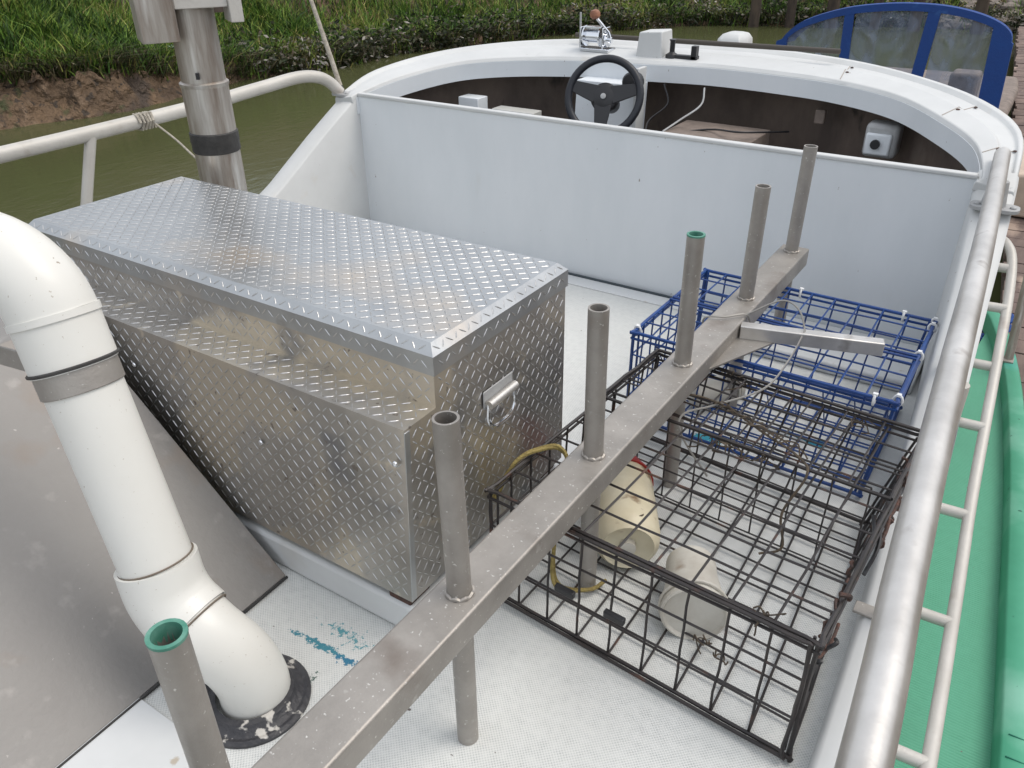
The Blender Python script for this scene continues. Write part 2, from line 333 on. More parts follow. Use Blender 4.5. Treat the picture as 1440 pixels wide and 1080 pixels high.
def bank_h(p, d):
    """height of the far bank: d metres inland of the waterline"""
    cliff = interp(p.y, [-14, 3, 5, 7.2, 8.4, 10, 12, 30], [.6, .66, .66, .56, .42, .26, .18, .15]) if p.x < 2 else .4
    h = interp(d, [-1.2, 0, .25, .9, 1.5, 2.4, 5, 12, 60], [-1.3, -.72, -.72+cliff*.55, -.72+cliff, -.45+cliff*.9, .15+cliff*.3, 1.7, 5.0, 9])
    return h
NOFF = [-1.2, -.4, -.1, 0, .04, .08, .12, .16, .2, .25, .3, .36, .42, .49, .56, .64, .72, .81, .9, 1.0, 1.1, 1.22, 1.35, 1.5, 1.7, 1.95, 2.2, 3, 4, 5.5, 8, 12, 25, 60]
bk = MB(); secs = []
BANKP = []
for i in range(0, len(SHORE)):
    row = []
    for d in NOFF:
        q = SHORE[i]+SN[i]*d
        nz = fb(q.x*.9, q.y*.9)*.16 + fb(q.x*3, q.y*3, 2)*.16 + fb(q.x*9, q.y*9, 5)*.09
        amp = interp(d, [-.5, 0, .3, 1.2, 3], [0, .25, 1, .9, .5])
        q2 = q+SN[i]*(fb(q.x*1.4, q.y*1.4, 9)*.28*amp+fb(q.x*5, q.y*5, d*4)*.10*amp)
        row.append((q2.x, q2.y, bank_h(q, d)+nz*amp))
    secs.append(row)
bk.loft(secs, closed_sec=False, caps=False)
bank = bk.build('river_bank', ['mud'], smooth=True, angle=80); tag(bank, None, None, kind='structure')

# bank cover: blades of grass in tussocks (one stuff object), leaf sprays of the shrubs at the waterline (one stuff object)
def scatter_blades(name, n, dist, hgt, wid, material, label, lean=.5, smin=0, smax=None, tuss=None, ymin=-2, two=True, overhang=0):
    V = []; Fc = []
    L = len(SHORE)
    idx = [i for i in range(L-1) if SHORE[i].y > ymin and (SHORE[i].x < -3.2 or (SHORE[i].x < 2.5 and random.random() < .25))]
    cent = []
    nt_ = tuss or n//14
    for _ in range(nt_):
        i = random.choice(idx); f = random.random(); d = dist(SHORE[i])
        p = SHORE[i].lerp(SHORE[i+1], f); nn = SN[i]; q = p+nn*d
        cent.append((q, d, p, nn, random.gauss(1, .3)))
    for _ in range(n):
        q, d, p, nn, sc_ = random.choice(cent)
        dd = d+random.gauss(0, .10); off = Vector((random.gauss(0, .09), random.gauss(0, .09), 0)); q2 = p+nn*dd+off
        z = bank_h(q2, dd)+fb(q2.x*.9, q2.y*.9)*.2*min(1, max(.25, dd))-.02
        h = hgt*random.uniform(.45, 1.25)*max(.4, sc_); a = random.uniform(0, 6.283); wd = wid*random.uniform(.6, 1.4)
        dx, dy = math.cos(a)*wd/2, math.sin(a)*wd/2
        lx = random.gauss(0, lean)*h-nn.x*overhang*h; ly = random.gauss(0, lean)*h-nn.y*overhang*h
        hz = h*(1-.35*abs(overhang))
        b0 = len(V)
        V += [(q2.x-dx, q2.y-dy, z), (q2.x+dx, q2.y+dy, z), (q2.x+dx*.8+lx*.35, q2.y+dy*.8+ly*.35, z+hz*.6), (q2.x-dx*.8+lx*.35, q2.y-dy*.8+ly*.35, z+hz*.6), (q2.x+lx, q2.y+ly, z+hz*(.95 if overhang == 0 else .7))]
        Fc += [(b0, b0+1, b0+2, b0+3), (b0+3, b0+2, b0+4)]
    me = bpy.data.meshes.new(name); me.from_pydata(V, [], Fc); me.materials.append(M[material])
    o = bpy.data.objects.new(name, me); COL.objects.link(o); tag(o, label, None, kind='stuff'); return o
def gd(p):
    lo = interp(p.y, [3, 5, 7.2, 8.5, 30], [.85, .85, .6, .22, .16])
    return lo+abs(random.random()**1.5)*3.6
scatter_blades('grass', 130000, gd, .24, .016, 'grass', 'green grass growing thickly along the far river bank', tuss=9000)
def ge(p):
    lo = interp(p.y, [3, 5, 7.2, 8.5, 30], [.80, .80, .52, .2, .12]); return lo+random.uniform(-.05, .25)
scatter_blades('hanging_grass', 14000, ge, .34, .016, 'roots', 'ragged grass fringe hanging over the brown mud edge', overhang=.7, tuss=1500)
def leaf_cloud(mb, c, rad, n, size, flat=1.0):
    for _ in range(n):
        a = random.uniform(0, 6.283); r = rad*random.random()**.5; q = Vector((c[0]+math.cos(a)*r, c[1]+math.sin(a)*r, c[2]+random.random()*rad*flat))
        u = Vector((random.gauss(0, 1), random.gauss(0, 1), random.gauss(0, .6))).normalized()*size*random.uniform(.5, 1.3)
        v = u.cross(Vector((random.gauss(0, 1), random.gauss(0, 1), random.gauss(0, 1)))).normalized()*size*.42
        mb.add([q-u, q+v, q+u, q-v], [(0, 1, 2, 3)])
sb = MB()
idx = [i for i in range(len(SHORE)-1) if SHORE[i].y > 9.0 and SHORE[i].x < 1.5]
for _ in range(520):
    i = random.choice(idx); d = abs(random.gauss(.15, .45)); p = SHORE[i].lerp(SHORE[i+1], random.random())+SN[i]*d
    leaf_cloud(sb, (p.x, p.y, bank_h(p, d)-.02), random.uniform(.15, .42), random.randint(26, 60), random.uniform(.035, .065), random.uniform(.6, 1.3))
tag(sb.build('bank_undergrowth', 'shrub', smooth=False), 'tangled dark undergrowth with pale dry leaves at the waterline', None, kind='stuff')
rb = MB()
for _ in range(420):
    x = random.uniform(-3.2, 1.6); j = min(range(len(SHORE)), key=lambda q: abs(SHORE[q].x-x)+abs(SHORE[q].y-20)*.3); d = abs(random.gauss(.5, 1.1)); p = SHORE[j]+SN[j]*d+Vector((random.uniform(-.1, .1), 0, 0))
    r = random.uniform(.07, .26); z = bank_h(p, d)+r*.2; pts = []
    ico = [(0, 0, 1), (.89, 0, .45), (.28, .85, .45), (-.72, .53, .45), (-.72, -.53, .45), (.28, -.85, .45), (.72, .53, -.45), (-.28, .85, -.45), (-.89, 0, -.45), (-.28, -.85, -.45), (.72, -.53, -.45), (0, 0, -1)]
    a = random.uniform(0, 6.28); sx_, sy_, sz_ = random.uniform(.7, 1.4), random.uniform(.7, 1.2), random.uniform(.4, .8)
    for (X_, Y_, Z_) in ico:
        k = random.uniform(.8, 1.15)*r; pts.append((p.x+(X_*math.cos(a)-Y_*math.sin(a))*k*sx_, p.y+(X_*math.sin(a)+Y_*math.cos(a))*k*sy_, z+Z_*k*sz_))
    rb.add(pts, [(0, 1, 2), (0, 2, 3), (0, 3, 4), (0, 4, 5), (0, 5, 1), (1, 6, 2), (2, 7, 3), (3, 8, 4), (4, 9, 5), (5, 10, 1), (6, 7, 2), (7, 8, 3), (8, 9, 4), (9, 10, 5), (10, 6, 1), (11, 7, 6), (11, 8, 7), (11, 9, 8), (11, 10, 9), (11, 6, 10)])
tag(rb.build('shore_rubble', 'stonebank', smooth=False), 'pale grey rubble along the far shore behind the blue dodger', None, kind='stuff')
# broad-leaved weeds at the top of the mud
for k, (x, y, z, s_, lab) in enumerate(((-11.45, 6.45, -.13, .16, 'broad pale-leaved weed on the mud edge left of the steel stack'), (-11.3, 8.1, -.2, .15, 'small broad-leaved weed on the bank just beside the steel stack'))):
    pw = MB()
    for j in range(9):
        a = j*.7+k; d = Vector((math.cos(a), math.sin(a), .7)).normalized(); sv = Vector((-math.sin(a), math.cos(a), 0))*s_*.28
        c = Vector((x, y, z+.02))
        pw.add([c, c+d*s_*.5+sv, c+d*s_*1.1+Vector((0, 0, -s_*.15)), c+d*s_*.5-sv], [(0, 1, 2, 3)])
    tag(pw.build('weed_plant', 'weedleaf', smooth=False), lab, 'plant', 'broad leaved weeds on the bank')

# ============================================================ THE BOAT
boat = thing('fishing_boat', 'white open fishing boat with sunken cockpit, pipe hand rails and nonskid deck', 'boat', (-1.7, 2, -.7))
zgY = [-2, 1.9, 2.3, 2.72, 3.09, 3.35, 3.6]; zgZ = [.12, .12, .19, .38, .60, .74, .79]
def zg(Y): return interp(Y, zgY, zgZ)
# --- deck (nonskid) and smooth borders
MB().box((-3.2, -2, -.06), (-.05, 3.35, 0)).build('deck', 'deck', boat)
def strip(x0, y0, x1, y1, z=.004): return MB().box((x0, y0, .0005), (x1, y1, z))
bd = MB(); bd.box((-.965, -1, .0005), (-.905, 1.06, .0045)); bd.build('deck_border', 'white', boat, bevel=.002); bd = MB(); bd.box((-3.18, 3.24, .0005), (-.2, 3.35, .0045))
bd.build('deck_border', 'white', boat, bevel=.002); bd = MB(); bd.box((-1.46, -1, .0005), (-1.20, .58, .006))
bd.build('deck_border', 'white', boat, bevel=.002)
MB().box((-.95, 3.0, .0005), (-.2, 3.345, .05)).build('step', 'white', boat, bevel=.01)
# platform under the toolbox
MB().box((-2.9, 1.075, .0005), (-1.0, 1.95, .10)).build('platform', 'white', boat, bevel=.012)
# --- bulkhead
bh = MB(); bh.box((-3.22, 3.35, -.3), (-.19, 3.372, .735)); bh.build('bulkhead', 'white_inner', boat, bevel=.002)
tr = MB(); tr.box((-3.2, 3.343, .735), (-.2, 3.380, .752)); tr.build('bulkhead_trim', 'cap', boat, bevel=.005)
MB().tube([(-3.18, 3.338, .008), (-1.85, 3.338, .008), (-.95, 3.338, .008)], .007, 6).build('caulk_seam', mat('dark_caulk', (.05, .065, .075), .7), boat)
# --- side walls, cut down towards the working deck
ys = [-2, -1, 0, .6, 1.2, 1.7, 1.95, 2.15, 2.3, 2.45, 2.6, 2.75, 2.9, 3.05, 3.2, 3.35, 3.42]
XR = lambda Y: interp(Y, [-2, .67, 1.16, 1.76, 2.14, 2.37, 2.73, 2.92, 3.2, 3.37, 3.6], [-.05, -.06, -.071, -.089, -.119, -.135, -.147, -.16, -.185, -.205, -.23])
XO = lambda Y: interp(Y, [-2, 1.24, 1.75, 2.03, 2.55, 2.86, 3.13, 3.31, 3.77], [.10, .063, .036, .012, -.02, -.038, -.052, -.065, -.10])
secs = []
for Y in ys:
    z = zg(Y)+.0; xi, xo = XR(Y), XO(Y)
    secs.append([(xi-.012, Y, -.05), (xi, Y, z-.012), (xi+.012, Y, z), (xo-.015, Y, z+.002), (xo, Y, z-.012), (xo, Y, z-.04), (xo-.03, Y, z-.05), (xo-.05, Y, -.05)])
MB().loft(secs).build('gunwale', 'cap', boat, angle=50)
secs = []
for Y in ys:
    z = zg(Y)-.0; xi = -3.2-interp(Y, [2.6, 3.35], [.0, .0]); xo = xi-.125
    secs.append([(xi+.0, Y, -.05), (xi, Y, z-.012), (xi-.012, Y, z), (xo+.015, Y, z-.006), (xo, Y, z-.02), (xo, Y, z-.05), (xo+.03, Y, z-.06), (xo+.04, Y, -.05)])
MB().loft(secs).build('gunwale', 'cap', boat, angle=50)
# --- curved coaming round the cockpit
inner = [(-.205, 3.30, .738), (-.191, 3.372, .75), (-.263, 3.654, .79), (-.435, 3.901, .824), (-.654, 4.13, .851), (-.94, 4.263, .867), (-1.231, 4.319, .873), (-1.615, 4.347, .876), (-2.001, 4.301, .873), (-2.338, 4.275, .868), (-2.738, 4.157, .854), (-3.0, 3.97, .834), (-3.141, 3.65, .795), (-3.195, 3.372, .75), (-3.2, 3.30, .738)]
outer = [(-.07, 3.30, .722), (-.075, 3.40, .735), (-.12, 3.90, .80), (-.30, 4.20, .85), (-.596, 4.46, .882), (-.986, 4.70, .90), (-1.48, 4.86, .905), (-1.75, 4.87, .905), (-2.1, 4.84, .902), (-2.6, 4.72, .90), (-3.0, 4.46, .885), (-3.28, 4.12, .85), (-3.385, 3.70, .80), (-3.345, 3.40, .742), (-3.325, 3.30, .725)]
IN = smooth_path(inner, 6); OU = smooth_path(outer, 6)
def lerp(a, b, t): return a+(b-a)*t
secs = []
for i in range(len(IN)):
    a, b = IN[i], OU[i]; zu = Vector((0, 0, 1)); e = min(i, len(IN)-1-i)/8.0; e = min(1, e)
    drop = .03+.07*e
    secs.append([a-zu*drop, a-zu*.012, a+(b-a)*.035+zu*.004, lerp(a, b, .40)+zu*.016*e, lerp(a, b, .50)-zu*.004*e, lerp(a, b, .80)-zu*.008*e, lerp(a, b, .87)+zu*.008*e, lerp(a, b, .97)+zu*.006*e, b-zu*.012, b-zu*.05, lerp(a, b, .85)-zu*.06, lerp(a, b, .10)-zu*(drop)])
MB().loft(secs).build('coaming', 'cap', boat, angle=22, bevel=.004)
# inner face of the coaming in the same pale blue-grey paint as the bulkhead, 3 mm proud
secs = []
for i in range(4, len(IN)-4):
    a, b = IN[i], OU[i]; d = (a-b).normalized(); zu = Vector((0, 0, 1))
    secs.append([a+d*.003-zu*.10, a+d*.003-zu*.014, a-d*.005-zu*.014, a-d*.005-zu*.10])
MB().loft(secs).build('coaming_face', 'white_inner', boat)
# joint lines and screws across the coaming
for (i, nm) in ((18, 0), (30, 0), (10, 0)):
    a, b = IN[i], OU[i]; zu = Vector((0, 0, 1))
    MB().tube([a+(b-a)*.06+zu*.006, lerp(a, b, .40)+zu*.0165, lerp(a, b, .51)-zu*.0035, lerp(a, b, .80)-zu*.0075], .002, 5).build('joint_line', mat('joint_grime', (.35, .31, .27), .8), boat)
    for t, h in ((.30, .016), (.70, -.002)):
        sc_ = MB(); sc_.lathe(lerp(a, b, t)+zu*(h-.003)+Vector((.015, 0, 0)), (0, 0, 1), [(.008, 0), (.008, .003), (.004, .005)], 10)
        sc_.build('screw', 'rust', boat)
# cockpit walls, floor
secs = []
for i in range(len(IN)):
    a, b = IN[i], OU[i]; q = lerp(a, b, .55); zu = Vector((0, 0, 1))
    secs.append([q-zu*.07, Vector((lerp(a, b, .5).x, lerp(a, b, .5).y, -.3))])
MB().loft(secs, closed_sec=False, caps=False).build('cockpit_wall', 'wood', boat)
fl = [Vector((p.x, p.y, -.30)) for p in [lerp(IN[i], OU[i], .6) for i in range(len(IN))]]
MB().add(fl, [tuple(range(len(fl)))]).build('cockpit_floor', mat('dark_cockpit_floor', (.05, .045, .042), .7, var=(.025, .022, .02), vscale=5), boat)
# outer hull
secs = []
outl = [(XO(y), y, zg(y)-.03) for y in (-2, 0, 1.2, 2.1, 2.75, 3.2)]+[tuple(p-Vector((0, 0, .045))) for p in OU[3:-3:2]]+[(-3.33, y, zg(y)-.04) for y in (3.2, 2.75, 2.1, 1.2, 0, -2)]
cx, cy = -1.65, 1.6
for (x, y, z) in outl:
    c = Vector((cx, min(y, 3.2), 0)); p = Vector((x, y, z)); d = (p-Vector((cx, min(y, 3.0), z)))
    low = Vector((cx, min(y, 3.0), -.8))+Vector((d.x*.90, d.y*.86, 0))
    secs.append([p, Vector((p.x*.97+low.x*.03, p.y*.97+low.y*.03, min(z-.06, .3))), low])
MB().loft(secs, closed_sec=False, caps=False, loop=True).build('hull', 'hull', boat)
# --- pipe hand rails
zr = .80
pr_ = smooth_path([(.075, -1.2, .83), (.045, -.2, .82), (.009, .658, .805), (-.013, 1.005, .80), (-.042, 1.526, .80), (-.085, 2.4, .80), (-.141, 3.352, .80), (-.150, 3.50, .802)], 8)
hr = MB().tube(pr_, [.0275]*(len(pr_)-2)+[.0265, .018], 20).build('hand_rail', 'alu_bright', boat)
pl = smooth_path([(-3.36, -2, .80), (-3.38, 0, .80), (-3.39, 1.4, .797), (-3.40, 2.41, .812), (-3.395, 2.85, .835), (-3.375, 3.10, .852), (-3.352, 3.22, .838), (-3.335, 3.29, .80), (-3.31, 3.33, .745)], 8)
hl = MB().tube(pl, .031, 18).build('hand_rail', 'rail', boat)
def stanchion(x, y, z0, z1, par, r=.024): MB().tube([(x, y, z0), (x, y, z1)], r, 14).build('stanchion', 'rail', par)
MB().tube([(-3.37, 1.64, .05), (-3.388, 1.925, .79)], .023, 14).build('stanchion', 'rail', hl); stanchion(-3.36, .5, .05, .785, hl)
stanchion(-.03, 1.648, .12, .775, hr, .02); stanchion(.015, .2, .12, .785, hr, .02); stanchion(-.10, 2.60, .33, .775, hr, .02)
def flange(c, par, rx=.055, ry=.04):
    m = MB(); n = 20; c = Vector(c)
    ring = [(c.x+rx*math.copysign(abs(math.cos(a))**.6, math.cos(a)), c.y+ry*math.copysign(abs(math.sin(a))**.6, math.sin(a))) for a in [2*math.pi*k/n for k in range(n)]]
    m.loft([[(x, y, c.z) for x, y in ring], [(x, y, c.z+.014) for x, y in ring]])
    for sx in (-1, 1): m.lathe((c.x+sx*rx*.72, c.y-ry*.2, c.z+.014), (0, 0, 1), [(.011, 0), (.011, .004), (.005, .008)], 10)
    return m.build('flange', 'grey', par, bevel=.003)
flange((-.115, 3.215, .676), hr, .078, .045); MB().lathe((-.122, 3.215, .69), (0, 0, 1), [(.04, 0), (.034, .05), (.03, .085)], 16).build('rail_foot', 'grey', hr)
flange((-3.300, 3.335, .733), hl, .055, .042)
m = MB(); m.obox((-.075, 1.648, .126), (1, 0, 0), (0, 1, 0), (0, 0, 1), .06, .04, .008); m.build('rail_clip', 'alu', hr, bevel=.002)
# --- guard rail outboard with rungs
gy_ = [(-.075, 3.20, .585), (-.045, 3.13, .590), (-.015, 3.07, .56), (.010, 2.932, .476), (.036, 2.684, .334), (.054, 2.478, .241), (.075, 2.2, .15), (.101, 1.857, .089), (.126, 1.312, .089), (.15, .6, .089), (.16, -1, .089)]
gp = smooth_path(gy_, 6); gr = MB().tube(gp, .0155, 14).build('guard_rail', 'rail', boat)
for Y in (3.04, 2.89, 2.70, 2.47, 2.15, 1.76, 1.32, .9):
    q = min(gp, key=lambda p: abs(p.y-Y)); MB().tube([(XO(Y)-.03, Y, q.z-.004), (q.x, Y, q.z)], .0155, 12).build('rung', 'rail', gr)
# --- console hanging from the coaming, wheel, post, bar, antenna
co = MB(); co.hexa([(-2.31, 4.12, .30), (-1.955, 4.12, .30), (-1.955, 4.30, .30), (-2.31, 4.30, .30), (-2.31, 4.16, .775), (-1.945, 4.16, .775), (-1.945, 4.30, .775), (-2.31, 4.30, .775)])
con = co.build('console', 'white_inner', boat, bevel=.004)
MB().obox((-1.936, 4.18, .60), (1, 0, 0), (0, 1, 0), (0, 0, 1), .022, .10, .53).build('console_edge', 'cap', con, bevel=.004)
wc = Vector((-1.985, 3.86, .765)); wn = (Vector((0, 0, 1.6))-wc); wn = Vector((.25, -1, .42)).normalized()
wu = Vector((0, 0, 1)); wu = (wu-wn*wu.dot(wn)).normalized(); wv = wu.cross(wn)
whl = thing('steering_wheel', '', '', tuple(wc)); del whl['label'], whl['category'], whl['_loc']; whl.parent = boat
ring = [wc+.186*(math.cos(a)*wu+math.sin(a)*wv) for a in [2*math.pi*k/48 for k in range(48)]]
wm = MB(); wm.tube(ring, .0195, 12, closed=True); rim = wm.build('rim', 'navy', None)
hb = MB(); hb.lathe(wc-wn*.05, wn, [(.045, -.16), (.05, 0), (.075, .01), (.072, .04), (.05, .055)], 24); hub = hb.build('hub', 'black', None, bevel=.003)
bz = MB(); bz.lathe(wc+wn*.012, wn, [(.014, 0), (.014, .005), (.009, .007)], 20); badge = bz.build('hub_badge', 'grey', None)
spk = []
for a in (R(75), R(-75), R(180)):
    d = math.cos(a)*wu+math.sin(a)*wv; s_ = wn.cross(d)
    m = MB(); m.hexa([wc+d*.04-s_*.045-wn*.012, wc+d*.04+s_*.045-wn*.012, wc+d*.185+s_*.026-wn*.006, wc+d*.185-s_*.026-wn*.006,
                      wc+d*.04-s_*.045+wn*.004, wc+d*.04+s_*.045+wn*.004, wc+d*.185+s_*.026+wn*.004, wc+d*.185-s_*.026+wn*.004])
    spk.append(m.build('spoke', 'black', None, bevel=.003))
for o in [rim, hub, badge]+spk: o.parent = whl; o.matrix_parent_inverse = Matrix.Translation(-wc)
tl = MB(); tl.lathe((-1.94, 4.13, .80), (0, -1, .1), [(.05, 0), (.05, .06), (.04, .07)], 20); tl.build('throttle_housing', 'black', con)
# mooring post
MB().hexa([(-2.07, 4.38, .86), (-1.91, 4.38, .86), (-1.91, 4.54, .86), (-2.07, 4.54, .86), (-2.058, 4.39, 1.008), (-1.925, 4.39, 1.018), (-1.925, 4.53, 1.018), (-2.058, 4.53, 1.008)]).build('mooring_post', 'cap', boat, bevel=.007)
MB().tube([(-2.58, 4.62, .938), (-1.04, 4.62, .950)], .0135, 10).build('coaming_bar', mat('dark_bronze_bar', (.07, .06, .05), .5, .3), boat)
ck = MB(); ck.lathe((-1.87, 4.42, .885), (0, 0, 1), [(.035, 0), (.03, .02), (.014, .03), (.014, .085), (.02, .095)], 14); ck.box((-1.90, 4.40, .885), (-1.72, 4.44, .905)); ck.box((-1.755, 4.40, .885), (-1.725, 4.44, .955)); ck.build('bow_cleat', 'black', boat, bevel=.003)
an = MB(); an.tube([(-3.335, 3.36, .775), (-3.375, 3.36, .90), (-3.478, 3.36, 1.20), (-3.62, 3.36, 1.62)], [.014, .013, .011, .009], 10); ant = an.build('antenna', 'rope_w', boat)
an.__init__(); an.lathe((-3.333, 3.36, .74), (-.2, 0, 1), [(.022, 0), (.02, .03), (.012, .045)], 12); an.build('antenna_base', 'black', ant)
# things under the coaming
def gbox(x0, x1, y0, y1, z0, z1, mt, nm, b=.006): return MB().box((x0, y0, z0), (x1, y1, z1)).build(nm, mt, boat, bevel=b)
eb = gbox(-.76, -.61, 4.16, 4.28, .56, .715, 'grey', 'electrical_box', .02); MB().box((-.75, 4.145, .575), (-.635, 4.163, .675)).build('box_cover', 'white_inner', eb, bevel=.012)
MB().lathe((-.70, 4.14, .628), (0, -1, 0), [(.022, 0), (.022, .012)], 14).build('socket', 'black', eb)
gbox(-.47, -.27, 3.75, 3.95, .50, .605, 'white_inner', 'battery_box')
gbox(-1.70, -1.24, 3.98, 4.3, .25, .60, 'woodbox', 'wooden_locker')
gbox(-1.05, -1.0, 4.36, 4.40, .64, .71, 'woodbox', 'junction_block')
gbox(-2.98, -2.84, 3.95, 4.05, .50, .655, 'white_inner', 'fuse_box', .004)
MB().box((-2.78, 4.0, .50), (-2.5, 4.1, .60)).build('switch_panel', 'hull', boat, bevel=.004)
for pts in (((-1.62, 4.30, .77), (-1.60, 4.22, .70), (-1.66, 4.10, .64), (-1.70, 3.98, .60)), ((-1.85, 4.3, .77), (-1.80, 4.25, .68), (-1.86, 4.15, .6), (-1.8, 4.0, .52)), ((-1.75, 4.0, .57), (-1.5, 4.1, .61), (-1.3, 4.0, .64), (-1.15, 4.3, .6))):
    MB().tube(smooth_path(pts, 6), .005, 6).build('wiring', 'grey' if pts[0][0] > -1.7 else 'black', boat)
place(boat)
whl.matrix_parent_inverse = Matrix.Translation(-Vector(boat.location))

# ============================================================ TOOLBOX
def treads(mb, o, u, v, lu, lv, pitch=.0245, L=.0130, W=.0018, h=.0014, m_=.004, sq=1.0, phase=0):
    o, u, v = Vector(o), Vector(u).normalized(), Vector(v).normalized(); n = u.cross(v)
    mb.cur = 1
    nu, nv = int((lu-2*m_)/pitch), int((lv-2*m_)/pitch)
    ou, ov = (lu-(nu-1)*pitch)/2, (lv-(nv-1)*pitch)/2
    if nu < 1 or nv < 1: return
    for i in range(nu):
        for j in range(nv):
            c = o+u*(ou+i*pitch)+v*(ov+j*pitch)+n*.0003; a = R(45) if (i+j+phase) % 2 else R(-45)
            d = math.cos(a)*u+math.sin(a)*v; s_ = n.cross(d)
            mb.add([c-d*L, c-d*L*.45-s_*W, c+d*L*.45-s_*W, c+d*L, c+d*L*.45+s_*W, c-d*L*.45+s_*W, c-d*L*.5+n*h, c+d*L*.5+n*h],
                   [(0, 1, 6), (1, 2, 7, 6), (2, 3, 7), (3, 4, 7), (4, 5, 6, 7), (5, 0, 6)])
tb = thing('toolbox', 'large silver diamond plate toolbox with stepped front and hinged lid', 'toolbox', (-1.82, 1.5, .1))
X0, X1 = -2.625, -1.015; YF, YB = 1.207, 1.80; YS = 1.10; ZS = .620; ZL = .703; ZT = .775; ZB = .13
bd = MB()
prof = [(YS-.028, ZB), (YS, ZS), (YF+.004, ZS), (YF+.004, ZL), (YB-.004, ZL), (YB-.004, ZB)]
bd.loft([[(x, y, z) for (y, z) in prof] for x in (X0, X1)]); 
treads(bd, (X0, YS-.028, ZB), (1, 0, 0), (0, .057, 1), X1-X0, ZS-ZB)
treads(bd, (X0, YF+.004, ZS), (1, 0, 0), (0, 0, 1), X1-X0, ZL-ZS)
treads(bd, (X0, YS, ZS), (1, 0, 0), (0, 1, 0), X1-X0, YF-YS)
treads(bd, (X1, YF, ZB), (0, 1, 0), (0, 0, 1), YB-YF, ZL-ZB)
treads(bd, (X1, YS-.02, ZB), (0, 1, 0), (0, 0, 1), YF-YS+.02, ZS-ZB)
body = bd.build('body', ['plate_side', 'tread'], tb, smooth=False)
c = .022
ld = MB()
o4 = lambda z, dx, dy: [(X0-dx, YF-dy, z), (X1+dx, YF-dy, z), (X1+dx, YB+dy, z), (X0-dx, YB+dy, z)]
ld.loft([o4(ZL+.002, .005, 0), o4(ZT-c, .005, 0), o4(ZT, .005-c, -c)])
treads(ld, (X0-.005+c, YF+c, ZT), (1, 0, 0), (0, 1, 0), X1-X0+.01-2*c, YB-YF-2*c)
treads(ld, (X0, YF, ZL+.002), (1, 0, 0), (0, 0, 1), X1-X0, ZT-c-ZL, h=.0014)
treads(ld, (X1+.005, YF+.01, ZL+.002), (0, 1, 0), (0, 0, 1), YB-YF-.02, ZT-c-ZL, h=.0014)
treads(ld, (X0+.01, YF, ZT-c), (1, 0, 0), (0, c, c), X1-X0-.02, .031, m_=0, L=.011)
treads(ld, (X1+.005, YF+.01, ZT-c), (0, 1, 0), (-c, 0, c), YB-YF-.02, .031, m_=0, L=.011)
lid = ld.build('lid', ['plate', 'tread'], tb, smooth=False)
# folded corner strip, latch rivets, bottom skids
MB().obox((X1+.0015, YS-.014+.006, (ZB+ZS)/2), (1, 0, 0), (0, 1, -.05), (0, .057, 1), .003, .018, ZS-ZB-.01).build('corner_strip', 'plate', tb, bevel=.001)
for (x, z) in ((-1.04, .53), (-1.5, .42), (-2.0, .5), (-1.75, .22)): rv = MB(); rv.lathe((x, YS-.012-.02*(ZS-z), z), (0, -1, 0), [(.008, 0), (.007, .003), (.003, .005)], 10); rv.build('rivet', 'chrome', tb)
# drop handle on the end
hx = X1+.001
hd = MB(); hd.obox((hx+.003, 1.455, .545), (1, 0, 0), (0, 1, 0), (0, 0, 1), .004, .13, .05)
hbk = hd.build('handle_plate', 'grey', tb, bevel=.002)
MB().tube([(hx+.016, 1.395, .535), (hx+.016, 1.515, .537)], .0125, 10).build('handle_hinge', 'alu_bright', tb)
MB().tube(smooth_path([(hx+.012, 1.40, .535), (hx+.014, 1.395, .49), (hx+.016, 1.42, .462), (hx+.016, 1.49, .462), (hx+.014, 1.515, .49), (hx+.012, 1.51, .537)], 5), .0055, 8).build('handle', 'chrome', tb)
for x in (-1.10, -2.45):
    MB().box((x, YS-.02, .1005), (x+.07, YS+.06, .1295)).build('skid_block', 'rust', tb, bevel=.004)
    MB().box((x, YB-.1, .1005), (x+.07, YB-.02, .1295)).build('skid_block', 'rust', tb, bevel=.004)
place(tb)

# ============================================================ ROD HOLDER RACK
rk = thing('rod_holder_rack', 'grey aluminium beam on posts carrying a row of upright open tubes', 'rod rack', (-.74, 1.5, 0))
bx0, bx1 = -.792, -.688
MB().box((bx0, -.35, .372), (bx1, 3.14, .442)).build('beam', 'alu', rk, bevel=.006, segs=3)
for i, (Y, tilt, ht, grn, foot) in enumerate(((.352, -.006, .838, 1, 1), (.917, -.008, .845, 0, 1), (1.468, -.004, .836, 0, 1), (2.015, 0, .837, 1, 1), (2.56, .004, .83, 0, 1), (3.075, .006, .845, 0, 1))):
    x = -.740
    t = MB(); t.cur = 0; t.tube([(x, Y, .4425), (x+tilt, Y, ht)], .0245, 20, hollow=.80, caps=False)
    tu = t.build('rod_tube', 'alu', rk)
    if Y == 3.075: pass
    MB().tube([(x, Y, .0005), (x, Y, .372)], .0235, 18).build('post', 'alu', rk)
    wd = MB(); pts = [(x+.026*math.cos(a), Y+.026*math.sin(a), .4445+.002*math.sin(a*9)) for a in [2*math.pi*k/28 for k in range(28)]]
    wd.tube(pts, .0048, 6, closed=True); wd.build('weld_bead', 'alu', tu)
    if grn:
        g = MB(); n = 24; c_ = (x+tilt, Y)
        ro, ri = .0252, .0192
        R4 = [[(c_[0]+r*math.cos(a), c_[1]+r*math.sin(a), z) for a in [2*math.pi*k/n for k in range(n)]] for (r, z) in ((ro, ht-.003), (ro, ht+.0015), (ri, ht+.0015), (ri, ht-.03))]
        g.loft(R4, caps=False); g.build('painted_end', 'greenring', tu)
